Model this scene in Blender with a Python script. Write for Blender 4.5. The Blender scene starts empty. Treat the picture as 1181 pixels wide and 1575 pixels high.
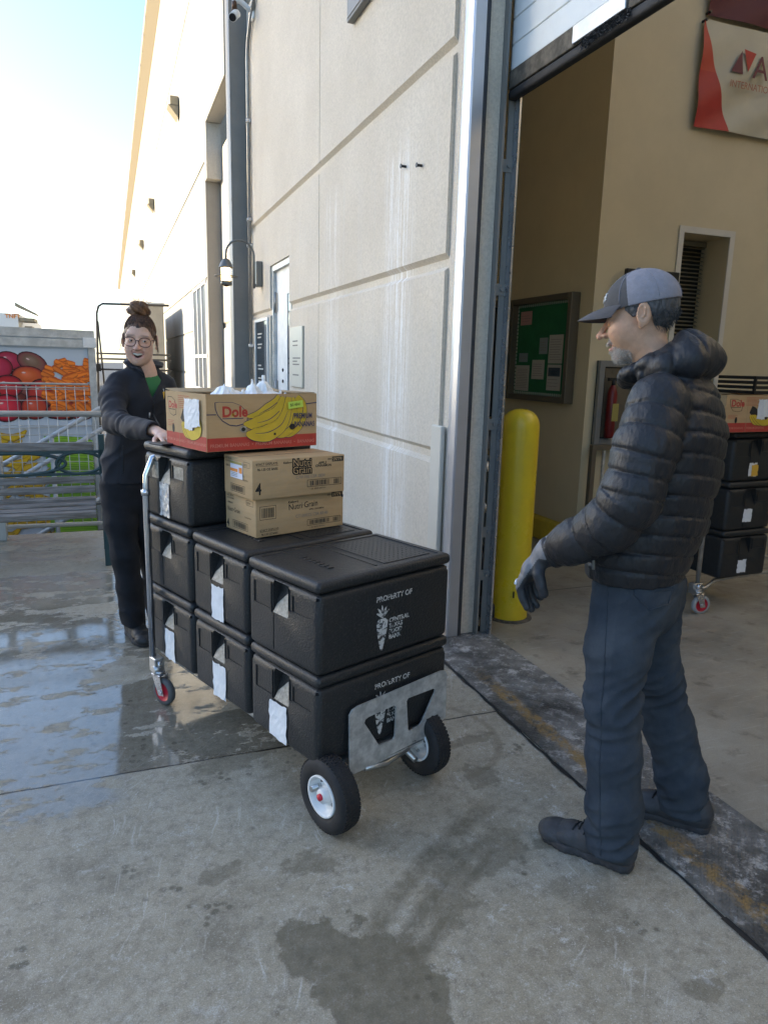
import bpy, bmesh, math, random
import numpy as np
from mathutils import Vector, Matrix
from math import radians, sin, cos, pi, sqrt
random.seed(7)
S = bpy.context.scene
COL = S.collection

# ---------------------------------------------------------------- camera
cam = bpy.data.cameras.new('camera'); camo = bpy.data.objects.new('camera', cam); COL.objects.link(camo)
cam.sensor_fit = 'VERTICAL'; cam.sensor_height = 36; cam.lens = 36*1090/1575; cam.clip_start = .05; cam.clip_end = 2000
camo.matrix_world = Matrix(((.9354, .0491, -.3503, 0), (-.3527, .1984, -.9145, 0), (.0246, .9789, .2029, 1.5), (0, 0, 0, 1)))
_m = camo.matrix_world.to_3x3(); _x = _m.col[0].normalized(); _z = (_m.col[2]-_x*_m.col[2].dot(_x)).normalized(); _y = _z.cross(_x)
camo.matrix_world = Matrix(((_x[0], _y[0], _z[0], 0), (_x[1], _y[1], _z[1], 0), (_x[2], _y[2], _z[2], 1.5), (0, 0, 0, 1)))
S.camera = camo

# ---------------------------------------------------------------- sky, sun, exposure
SUN_EL, SUN_AZ = 14., 62.        # azimuth measured from +Y towards -X (the yard side)
w = bpy.data.worlds.new('World'); S.world = w; w.use_nodes = True
nt = w.node_tree; sky = nt.nodes.new('ShaderNodeTexSky'); sky.sky_type = 'NISHITA'; sky.sun_disc = False
sky.sun_elevation = radians(SUN_EL); sky.sun_rotation = radians(-SUN_AZ); sky.air_density = .8; sky.dust_density = 1.0; sky.ozone_density = 4.0
nt.links.new(sky.outputs[0], nt.nodes['Background'].inputs[0]); nt.nodes['Background'].inputs[1].default_value = .15
sd = Vector((-sin(radians(SUN_AZ))*cos(radians(SUN_EL)), cos(radians(SUN_AZ))*cos(radians(SUN_EL)), sin(radians(SUN_EL))))
sl = bpy.data.lights.new('sun', 'SUN'); sl.energy = 2.0; sl.angle = radians(.5); sl.color = (1, .93, .82)
so = bpy.data.objects.new('sun', sl); COL.objects.link(so); so.rotation_euler = sd.to_track_quat('Z', 'Y').to_euler()
S.view_settings.view_transform = 'Standard'; S.view_settings.look = 'None'; S.view_settings.gamma = 1
S.view_settings.exposure = 2.32
S.view_settings.use_white_balance = True; S.view_settings.white_balance_temperature = 8300; S.view_settings.white_balance_tint = 10

# ---------------------------------------------------------------- object helpers
def tag(o, label=None, cat=None, group=None, kind=None):
    if label: o['label'] = label
    if cat: o['category'] = cat
    if group: o['group'] = group
    if kind: o['kind'] = kind
    return o
def empty(name, loc, rz=0, label=None, cat=None, group=None):
    o = bpy.data.objects.new(name, None); COL.objects.link(o); o.location = loc; o.rotation_euler = (0, 0, rz); o.empty_display_size = .1
    return tag(o, label, cat, group)
def copy_tree(o, parent=None):
    c = o.copy(); COL.objects.link(c); c.parent = parent
    for ch in list(o.children): copy_tree(ch, c)
    return c
def V(*a): return Vector(a)
class MB:
    def __init__(s): s.bm = bmesh.new(); s.M = Matrix.Identity(4); s.mi = 0
    def _fin(s, geom, sm=False):
        for f in geom:
            f.material_index = s.mi; f.smooth = sm
    def box(s, x0, x1, y0, y1, z0, z1, bev=0, seg=2, rot=None):
        n0 = set(s.bm.faces)
        c = V((x0+x1)/2, (y0+y1)/2, (z0+z1)/2)
        M = s.M @ Matrix.Translation(c) @ (rot if rot else Matrix.Identity(4)) @ Matrix.Diagonal((abs(x1-x0), abs(y1-y0), abs(z1-z0), 1))
        r = bmesh.ops.create_cube(s.bm, size=1, matrix=M)
        if bev > 0:
            es = set()
            for v in r['verts']: es.update(v.link_edges)
            bmesh.ops.bevel(s.bm, geom=list(es), offset=bev, segments=seg, affect='EDGES', profile=.5)
        s._fin([f for f in s.bm.faces if f not in n0], bev > 0 and seg > 1)
        return s
    def face(s, pts, sm=False):
        vs = [s.bm.verts.new(s.M @ Vector(p)) for p in pts]
        f = s.bm.faces.new(vs); f.material_index = s.mi; f.smooth = sm; return s
    def prism(s, pts, d):          # closed outline (3-D points) swept by the vector d
        d = Vector(d); a = [s.bm.verts.new(s.M @ Vector(p)) for p in pts]; b = [s.bm.verts.new(s.M @ (Vector(p)+d)) for p in pts]
        fs = [s.bm.faces.new(a), s.bm.faces.new(b[::-1])]
        n = len(a)
        for i in range(n): fs.append(s.bm.faces.new((a[i], b[i], b[(i+1) % n], a[(i+1) % n])))
        s._fin(fs); return s
    def tube(s, pts, r, n=12, closed=False, cap=True, flat=None, sm=True):
        pts = [Vector(p) for p in pts]; k = len(pts); rings = []; up = None
        rr = r if hasattr(r, '__len__') else [r]*k
        for i, p in enumerate(pts):
            if closed: t = pts[(i+1) % k]-pts[i-1]
            else: t = pts[min(i+1, k-1)]-pts[max(i-1, 0)]
            t.normalize()
            if up is None: up = t.orthogonal().normalized() if flat is None else Vector(flat)
            up = (up - t*up.dot(t)).normalized(); sd_ = t.cross(up)
            rings.append([s.bm.verts.new(s.M @ (p+(up*cos(2*pi*j/n)+sd_*sin(2*pi*j/n))*rr[i])) for j in range(n)])
        fs = []
        for i in range(k if closed else k-1):
            a, b = rings[i], rings[(i+1) % k]
            for j in range(n): fs.append(s.bm.faces.new((a[j], a[(j+1) % n], b[(j+1) % n], b[j])))
        s._fin(fs, sm)
        if cap and not closed:
            s._fin([s.bm.faces.new(rings[0][::-1]), s.bm.faces.new(rings[-1])])
        return s
    def cyl(s, a, b, r, n=20): return s.tube([a, b], r, n)
    def lathe(s, prof, M=None, n=32, sm=True):      # prof [(r,z)] about local z
        M = s.M @ (M if M else Matrix.Identity(4)); rings = []
        for r, z in prof:
            rings.append([s.bm.verts.new(M @ V(r*cos(2*pi*j/n), r*sin(2*pi*j/n), z)) for j in range(n)] if r > 1e-6 else [s.bm.verts.new(M @ V(0, 0, z))])
        fs = []
        for a, b in zip(rings, rings[1:]):
            for j in range(n):
                q = [a[j % len(a)], a[(j+1) % len(a)], b[(j+1) % len(b)], b[j % len(b)]]
                q2 = []
                for v in q:
                    if v not in q2: q2.append(v)
                if len(q2) > 2: fs.append(s.bm.faces.new(q2))
        s._fin(fs, sm); return s
    def build(s, name, mats, parent=None, label=None, cat=None, group=None, kind=None, loc=None, rz=0, fix=True):
        if fix: bmesh.ops.recalc_face_normals(s.bm, faces=s.bm.faces[:])
        me = bpy.data.meshes.new(name); s.bm.to_mesh(me); s.bm.free()
        for m in (mats if isinstance(mats, (list, tuple)) else [mats]): me.materials.append(m)
        o = bpy.data.objects.new(name, me); COL.objects.link(o)
        if parent: o.parent = parent
        if loc: o.location = loc
        o.rotation_euler = (0, 0, rz)
        return tag(o, label, cat, group, kind)

# ---------------------------------------------------------------- materials
def mat(name, col, rough=.6, metal=0, var=0, vs=8, bump=0, bs=60, spec=.5, col2=None, lo=.4, hi=.65, attr=None, alpha=1, emit=None, trans=0, ior=1.45, stretch=(1, 1, 1), sheen=0, rvar=0, coat=0, sub=0, bd=.002):
    m = bpy.data.materials.new(name); m.use_nodes = True; t = m.node_tree; L = t.links.new; N = t.nodes.new
    b = t.nodes['Principled BSDF']; b.inputs['Roughness'].default_value = rough; b.inputs['Metallic'].default_value = metal
    b.inputs['Specular IOR Level'].default_value = spec; b.inputs['Base Color'].default_value = (*col, 1); b.inputs['IOR'].default_value = ior
    if trans: b.inputs['Transmission Weight'].default_value = trans
    if alpha < 1: b.inputs['Alpha'].default_value = alpha
    if sheen: b.inputs['Sheen Weight'].default_value = sheen
    if coat: b.inputs['Coat Weight'].default_value = coat; b.inputs['Coat Roughness'].default_value = .1
    if sub: b.inputs['Subsurface Weight'].default_value = sub; b.inputs['Subsurface Radius'].default_value = (.01, .004, .002); b.inputs['Subsurface Scale'].default_value = .6
    if emit: b.inputs['Emission Color'].default_value = (*emit[:3], 1); b.inputs['Emission Strength'].default_value = emit[3]
    tc = N('ShaderNodeTexCoord'); mp = N('ShaderNodeMapping'); mp.inputs['Scale'].default_value = stretch; L(tc.outputs['Object'], mp.inputs[0]); co = mp.outputs[0]
    base = None
    if attr:
        a = N('ShaderNodeVertexColor'); a.layer_name = attr; base = a.outputs[0]; L(base, b.inputs['Base Color'])
    if var or col2:
        n = N('ShaderNodeTexNoise'); n.inputs['Scale'].default_value = vs; n.inputs['Detail'].default_value = 7; n.inputs['Roughness'].default_value = .65; L(co, n.inputs[0])
        r = N('ShaderNodeMapRange'); r.inputs[1].default_value = lo; r.inputs[2].default_value = hi; L(n.outputs[0], r.inputs[0])
        if col2:
            mx = N('ShaderNodeMixRGB'); L(r.outputs[0], mx.inputs[0]); mx.inputs[1].default_value = (*col, 1); mx.inputs[2].default_value = (*col2, 1)
            L(mx.outputs[0], b.inputs['Base Color'])
        else:
            r.inputs[3].default_value = 1-var; r.inputs[4].default_value = 1+var
            mx = N('ShaderNodeMixRGB'); mx.blend_type = 'MULTIPLY'; mx.inputs[0].default_value = 1
            if base: L(base, mx.inputs[1])
            else: mx.inputs[1].default_value = (*col, 1)
            L(r.outputs[0], mx.inputs[2]); L(mx.outputs[0], b.inputs['Base Color'])
        if rvar:
            r2 = N('ShaderNodeMapRange'); r2.inputs[1].default_value = .3; r2.inputs[2].default_value = .7; r2.inputs[3].default_value = rough-rvar; r2.inputs[4].default_value = rough+rvar
            L(n.outputs[0], r2.inputs[0]); L(r2.outputs[0], b.inputs['Roughness'])
    if bump:
        n = N('ShaderNodeTexNoise'); n.inputs['Scale'].default_value = bs; n.inputs['Detail'].default_value = 4; L(co, n.inputs[0])
        bp = N('ShaderNodeBump'); bp.inputs['Strength'].default_value = bump; bp.inputs['Distance'].default_value = bd; L(n.outputs[0], bp.inputs['Height']); L(bp.outputs[0], b.inputs['Normal'])
    return m

class NT:      # small expression builder for the richer surfaces
    def __init__(s, name):
        s.m = bpy.data.materials.new(name); s.m.use_nodes = True; s.t = s.m.node_tree; s.b = s.t.nodes['Principled BSDF']
        s.co = s.N('ShaderNodeTexCoord').outputs['Object']
    def N(s, k): return s.t.nodes.new(k)
    def L(s, a, b): s.t.links.new(a, b)
    def _in(s, sock, v):
        if hasattr(v, 'links'): s.L(v, sock)
        elif isinstance(v, (tuple, list)): sock.default_value = (*v, 1) if len(sock.default_value) == 4 and len(v) == 3 else v
        else: sock.default_value = v
    def map(s, sc=(1, 1, 1), rot=0, loc=(0, 0, 0)):
        m = s.N('ShaderNodeMapping'); s.L(s.co, m.inputs[0]); m.inputs['Scale'].default_value = sc; m.inputs['Rotation'].default_value = (0, 0, rot); m.inputs['Location'].default_value = loc; return m.outputs[0]
    def noise(s, sc, det=6, ro=.6, co=None, dist=0):
        n = s.N('ShaderNodeTexNoise'); s.L(co or s.co, n.inputs[0]); n.inputs['Scale'].default_value = sc; n.inputs['Detail'].default_value = det; n.inputs['Roughness'].default_value = ro; n.inputs['Distortion'].default_value = dist; return n.outputs[0]
    def vor(s, sc, co=None, feat='F1', out=0, rnd=1):
        n = s.N('ShaderNodeTexVoronoi'); n.feature = feat; s.L(co or s.co, n.inputs[0]); n.inputs['Scale'].default_value = sc; n.inputs['Randomness'].default_value = rnd; return n.outputs[out]
    def rng(s, v, a, b, c=0, d=1, smooth=False):
        n = s.N('ShaderNodeMapRange'); s._in(n.inputs[0], v)
        if smooth: n.interpolation_type = 'SMOOTHSTEP'
        for i, x in enumerate((a, b, c, d)): n.inputs[i+1].default_value = x
        return n.outputs[0]
    def math(s, op, a, b=0, c=0):
        n = s.N('ShaderNodeMath'); n.operation = op; s._in(n.inputs[0], a); s._in(n.inputs[1], b); s._in(n.inputs[2], c); return n.outputs[0]
    def mix(s, f, a, b, mode='MIX'):
        n = s.N('ShaderNodeMixRGB'); n.blend_type = mode; s._in(n.inputs[0], f); s._in(n.inputs[1], a); s._in(n.inputs[2], b); return n.outputs[0]
    def sep(s, v=None):
        n = s.N('ShaderNodeSeparateXYZ'); s.L(v or s.co, n.inputs[0]); return n.outputs
    def ell(s, x, y, rx, ry, rot=0, wob=.35, ws=5, edge=.12):      # noisy ellipse mask on the ground, 1 inside
        X, Y, _ = s.sep(); c, d = cos(rot), sin(rot)
        dx = s.math('SUBTRACT', X, x); dy = s.math('SUBTRACT', Y, y)
        u = s.math('DIVIDE', s.math('ADD', s.math('MULTIPLY', dx, c), s.math('MULTIPLY', dy, d)), rx)
        v = s.math('DIVIDE', s.math('SUBTRACT', s.math('MULTIPLY', dy, c), s.math('MULTIPLY', dx, d)), ry)
        r = s.math('SQRT', s.math('ADD', s.math('MULTIPLY', u, u), s.math('MULTIPLY', v, v)))
        n = s.math('MULTIPLY', s.math('SUBTRACT', s.noise(ws, 6, .6), .5), wob*2)
        return s.rng(s.math('ADD', r, n), 1-edge, 1+edge, 1, 0)
    def bump(s, h, st=.5, d=.002):
        b = s.N('ShaderNodeBump'); b.inputs['Strength'].default_value = st; b.inputs['Distance'].default_value = d; s.L(h, b.inputs['Height']); s.L(b.outputs[0], s.b.inputs['Normal'])
    def out(s, **k):
        for n, v in k.items(): s._in(s.b.inputs[n.replace('_', ' ')], v)
        return s.m

def ground_mat():
    n = NT('wet concrete'); X, Y, Z = n.sep()
    big = n.noise(1.3, 8, .62); med = n.noise(6, 9, .68); fine = n.noise(70, 5, .7); grit = n.noise(260, 3, .7)
    c = n.mix(n.rng(big, .35, .65), (.34, .296, .215), (.44, .392, .30))
    c = n.mix(n.rng(med, .50, .70, 0, .6), c, (.53, .49, .41)); c = n.mix(n.rng(n.noise(22, 8, .75), .48, .64, 0, .65), c, (.18, .155, .115)); c = n.mix(n.rng(n.noise(48, 6, .8, n.map(loc=(3, 1, 0))), .52, .64, 0, .5), c, (.56, .53, .46))
    c = n.mix(n.rng(n.noise(3.3, 8, .7, n.map(loc=(5, 3, 0))), .54, .66), c, (.235, .203, .148))
    # pale scuffs dragged across the slab, in patches with their own directions
    warp = n.N('ShaderNodeVectorMath'); warp.operation = 'MULTIPLY_ADD'; wn = n.N('ShaderNodeTexNoise'); wn.inputs['Scale'].default_value = 1.6; n.L(n.co, wn.inputs[0]); n.L(wn.outputs[1], warp.inputs[0]); warp.inputs[1].default_value = (.35, .35, 0); n.L(n.co, warp.inputs[2])
    for k_, (ang, sc_, thr, amt) in enumerate(((-52, (5, 60, 1), .555, .6), (-35, (4, 75, 1), .585, .45), (-75, (5, 55, 1), .57, .55))):
        mp_ = n.N('ShaderNodeMapping'); n.L(warp.outputs[0], mp_.inputs[0]); mp_.inputs['Rotation'].default_value = (0, 0, radians(ang)); mp2 = n.N('ShaderNodeVectorMath'); mp2.operation = 'MULTIPLY'; n.L(mp_.outputs[0], mp2.inputs[0]); mp2.inputs[1].default_value = sc_
        st = n.noise(1, 8, .72, mp2.outputs[0]); sm = n.rng(n.noise(2.3, 4, .6, n.map(loc=(2+k_*5, 9, 0))), .52, .62)
        c = n.mix(n.math('MULTIPLY', n.math('MULTIPLY', n.rng(st, thr, thr+.07), sm), amt), c, (.66, .64, .58))
    # boot prints and drip blotches: clumps of broken dark spots
    cell = n.vor(28); clump = n.rng(n.noise(4.2, 4, .6, n.map(loc=(1, 7, 2))), .57, .64)
    c = n.mix(n.math('MULTIPLY', n.math('MULTIPLY', n.rng(cell, .22, .4, 1, 0), clump), .85), c, (.105, .09, .062))
    salt = n.rng(n.vor(95), .07, .13, 1, 0); saltm = n.rng(n.noise(2.2, 3, .5, n.map(loc=(4, 4, 1))), .42, .6)
    c = n.mix(n.math('MULTIPLY', salt, saltm), c, (.8, .8, .78))
    crust = n.rng(n.noise(10, 11, .85, n.map(loc=(8, 2, 1))), .56, .61); crust = n.math('MULTIPLY', crust, n.rng(X, .2, 1.5, .45, 1)); c = n.mix(n.math('MULTIPLY', crust, .9), c, (.66, .65, .61)); pit = n.rng(n.noise(34, 8, .8), .56, .66); c = n.mix(n.math('MULTIPLY', pit, .45), c, (.14, .12, .09))
    c = n.mix(n.rng(grit, .35, .65, 0, .5), c, (.13, .115, .085)); c = n.mix(n.rng(n.noise(150, 4, .8, n.map(loc=(2, 2, 5))), .56, .68, 0, .6), c, (.62, .60, .54)); c = n.mix(n.rng(n.noise(90, 6, .8, n.map(loc=(6, 1, 5))), .55, .66, 0, .45), c, (.11, .095, .07))
    # damp patch in front, smaller damp marks
    damp = n.math('MAXIMUM', n.ell(.54, 1.34, .15, .24, .1, .8, 7, .035), n.ell(.44, 1.52, .085, .14, .5, .8, 10, .05))
    for R0, wd in ((1.93, .018), (1.99, .02), (2.08, .028)):
        rr0 = n.math('SQRT', n.math('ADD', n.math('POWER', n.math('SUBTRACT', X, 2.04), 2), n.math('POWER', n.math('SUBTRACT', Y, .05), 2)))
        tk = n.math('MULTIPLY', n.rng(n.math('ABSOLUTE', n.math('SUBTRACT', n.math('ADD', rr0, n.math('MULTIPLY', n.math('SUBTRACT', n.noise(7), .5), .04)), R0)), wd*.5, wd*1.6, 1, 0), n.math('MULTIPLY', n.rng(X, .5, .62), n.rng(X, 1.05, 1.25, 1, 0)))
        damp = n.math('MAXIMUM', damp, n.math('MULTIPLY', tk, n.rng(n.noise(13, 6, .7), .34, .52, .3, .95)))
    for (x, y, a, b, r) in ((.86, 1.62, .2, .07, .9), (1.08, 1.72, .12, .07, .6), (1.3, 1.72, .09, .06, .3), (1.22, 2.1, .07, .07, 0), (1.3, 1.1, .05, .035, 0), (.35, 2.5, .14, .07, .2), (1.28, 2.35, .16, .03, .1), (-.1, 1.2, .06, .04, 0), (.23, 1.9, .06, .04, .3), (.5, 1.85, .08, .05, 0)):
        damp = n.math('MAXIMUM', damp, n.math('MULTIPLY', n.ell(x, y, a, b, r, 1.3, 18, .12), .7))
    c = n.mix(n.math('MULTIPLY', damp, n.rng(n.noise(24, 7, .75), .3, .6, .45, .8)), c, (.105, .088, .055))
    # a tyre arc
    rr = n.math('SQRT', n.math('ADD', n.math('POWER', n.math('SUBTRACT', X, 1.12), 2), n.math('POWER', n.math('SUBTRACT', Y, 2.42), 2)))
    arc = n.rng(n.math('ABSOLUTE', n.math('SUBTRACT', rr, .31)), .008, .02, 1, 0); c = n.mix(n.math('MULTIPLY', n.math('MULTIPLY', arc, n.rng(X, 1.1, 1.2)), .35), c, (.13, .1, .06))
    # water: the slab beyond the joint is flooded except where its crown stands dry
    edge = n.math('ADD', Y, n.math('MULTIPLY', X, .02))
    wetz = n.math('MULTIPLY', n.math('MAXIMUM', n.rng(edge, 2.53, 2.55), n.math('MULTIPLY', n.rng(n.math('ADD', edge, n.math('MULTIPLY', n.noise(5), .5)), 2.35, 2.6), n.rng(X, -.1, .15, .55, 0))), n.rng(n.math('ADD', X, n.math('MULTIPLY', n.noise(4), .5)), 1.0, 1.5, 1, 0))
    dry = n.rng(n.noise(2.1, 7, .6, n.map((.8, 1.3, 1), loc=(3.1, 1.7, 0))), .5, .56)
    pool = n.math('MAXIMUM', n.ell(-.22, 3.15, .52, .95, .12, .16, 3, .05), n.ell(.45, 3.0, .6, .55, 0, .2, 3, .06))
    pool = n.math('MAXIMUM', pool, n.ell(-.2, 4.05, .7, .16, -.1, .3, 5, .08))
    pool = n.math('MAXIMUM', pool, n.ell(-.3, 5.1, .8, .22, .1, .45, 4, .1))
    film = n.rng(n.noise(6.5, 9, .72, n.map((.7, 1.4, 1), loc=(7, 3, 0))), .50, .60, 1, .2)
    wet = n.math('MULTIPLY', wetz, n.math('MULTIPLY', n.math('MAXIMUM', pool, n.math('MULTIPLY', n.math('SUBTRACT', 1, dry), .8)), film))
    island = n.ell(.02, 3.48, .2, .17, .4, .35, 6, .15)
    wet = n.math('MULTIPLY', wet, n.math('SUBTRACT', 1, n.math('MULTIPLY', island, .6)))
    wet = n.rng(wet, .3, .62)
    far = n.rng(Y, 4.3, 6, 0, 1); wet = n.math('MULTIPLY', wet, n.rng(Y, 4.6, 5.6, 1, .55)); c = n.mix(n.math('MULTIPLY', far, .15), c, (.13, .11, .085))
    c = n.mix(n.math('MULTIPLY', wet, .5), c, (.085, .075, .058))
    # joints
    for a, b, ww in ((Y, 2.54, .006), (Y, 6.0, .006), (X, -1.9, .006)):
        j = n.rng(n.math('ABSOLUTE', n.math('SUBTRACT', n.math('ADD', a, n.math('MULTIPLY', n.math('SUBTRACT', n.noise(9, 3), .5), .012)), b)), ww*.4, ww, 1, 0); c = n.mix(j, c, (.018, .016, .014))
    rough = n.math('ADD', n.rng(med, .3, .7, .52, .72), n.math('MULTIPLY', damp, -.12))
    rough = n.mix(wet, rough, n.rng(n.noise(30, 4), .4, .7, .03, .09))
    h = n.math('ADD', n.math('MULTIPLY', fine, .5), n.math('ADD', n.math('MULTIPLY', grit, .4), n.math('MULTIPLY', med, .6)))
    h = n.math('MULTIPLY', h, n.rng(wet, 0, .8, 1, .06)); h = n.math('ADD', h, n.math('MULTIPLY', n.noise(9, 2, .4), n.math('MULTIPLY', wet, .25)))
    n.bump(h, .55, .004)
    return n.out(Base_Color=c, Roughness=rough, Specular_IOR_Level=n.rng(wet, 0, 1, .4, 1.))

def floor_mat():
    n = NT('indoor concrete'); X, Y, Z = n.sep()
    c = n.mix(n.rng(n.noise(1.6, 8, .65), .35, .65), (.25, .21, .155), (.38, .335, .26))
    st = n.noise(1, 7, .6, n.map((5, 60, 1), radians(25))); c = n.mix(n.math('MULTIPLY', n.rng(st, .58, .7), .6), c, (.47, .43, .36))
    st = n.noise(1, 7, .6, n.map((5, 60, 1), radians(-45), (3, 0, 0))); c = n.mix(n.math('MULTIPLY', n.rng(st, .6, .7), .5), c, (.47, .43, .36))
    c = n.mix(n.rng(n.noise(7, 8, .7), .55, .7), c, (.15, .12, .085))
    c = n.mix(n.rng(n.noise(200, 3), .3, .7, 0, .3), c, (.1, .08, .06))
    j = n.rng(n.math('ABSOLUTE', n.math('SUBTRACT', Y, 3.97)), .003, .007, 1, 0); c = n.mix(j, c, (.03, .025, .02))
    n.bump(n.noise(60, 6, .7), .4, .003)
    return n.out(Base_Color=c, Roughness=n.rng(n.noise(5, 6), .3, .7, .28, .6))

def plate_mat():
    n = NT('worn tread plate'); X, Y, Z = n.sep()
    a = n.N('ShaderNodeTexWave'); a.inputs['Scale'].default_value = 16; a.inputs['Distortion'].default_value = 0; n.L(n.map(rot=radians(45)), a.inputs[0])
    b = n.N('ShaderNodeTexWave'); b.inputs['Scale'].default_value = 16; n.L(n.map(rot=radians(-45)), b.inputs[0])
    dia = n.math('MULTIPLY', n.rng(a.outputs[1], .55, .8), n.rng(b.outputs[1], .2, .5))
    c = n.mix(n.rng(n.noise(5, 8, .7), .38, .62), (.095, .09, .08), (.24, .23, .21))
    c = n.mix(n.rng(n.noise(12, 10, .82), .51, .60), c, (.50, .48, .45))
    c = n.mix(n.math('MULTIPLY', n.rng(n.noise(2.5, 5, .6, n.map(loc=(3, 3, 0))), .5, .62), .7), c, (.022, .02, .018))
    off = n.math('ADD', X, n.math('MULTIPLY', n.math('SUBTRACT', n.noise(14, 6, .7), .5), .07))
    ys = n.math('MULTIPLY', n.rng(n.math('ABSOLUTE', n.math('SUBTRACT', off, 1.645)), .026, .045, 1, 0), n.rng(n.noise(16, 9, .8), .44, .56))
    ys = n.math('MULTIPLY', ys, n.rng(Y, 2.7, 3.0, 1, 0)); c = n.mix(n.math('MULTIPLY', ys, .85), c, (.34, .205, .07))
    n.bump(n.math('ADD', n.math('MULTIPLY', dia, 1.), n.math('MULTIPLY', n.noise(90, 5, .7), .6)), .8, .006)
    return n.out(Base_Color=c, Roughness=n.rng(n.noise(11, 6), .3, .7, .38, .68), Metallic=.25)

def wall_mat(name, c1, c2, streaks=True):
    n = NT(name); X, Y, Z = n.sep()
    c = n.mix(n.rng(n.noise(1.1, 6, .6), .35, .65), c1, c2)
    c = n.mix(n.rng(n.noise(75, 5, .75), .40, .66, 0, .5), c, tuple(v*.62 for v in c1))
    if streaks:
        sv = n.noise(1, 8, .8, n.map((1, 75, .8))); reg = n.math('ADD', n.rng(n.math('ABSOLUTE', n.math('SUBTRACT', Y, 4.33)), .14, .3, 1, 0), n.rng(n.math('ABSOLUTE', n.math('SUBTRACT', Y, 5.75)), .08, .25, .8, 0))
        brk = n.rng(n.noise(1, 8, .85, n.map((1, 110, 16))), .42, .5); top = n.rng(n.math('ADD', Z, n.math('MULTIPLY', n.noise(6), .35)), 2.85, 3.05, 1, 0)
        c = n.mix(n.math('MULTIPLY', n.math('MULTIPLY', n.math('MULTIPLY', n.rng(sv, .50, .54), brk), n.math('MULTIPLY', reg, top)), .8), c, (.86, .86, .85))
        c = n.mix(n.math('MULTIPLY', n.math('MULTIPLY', n.rng(n.noise(1, 5, .7, n.map((1, 14, .4), loc=(0, 3, 0))), .5, .65), top), .18), c, (.62, .62, .6))
    n.bump(n.math('ADD', n.noise(110, 5, .8), n.math('MULTIPLY', n.noise(7, 3), .5)), .45, .004)
    return n.out(Base_Color=c, Roughness=.82, Specular_IOR_Level=.25)

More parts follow.
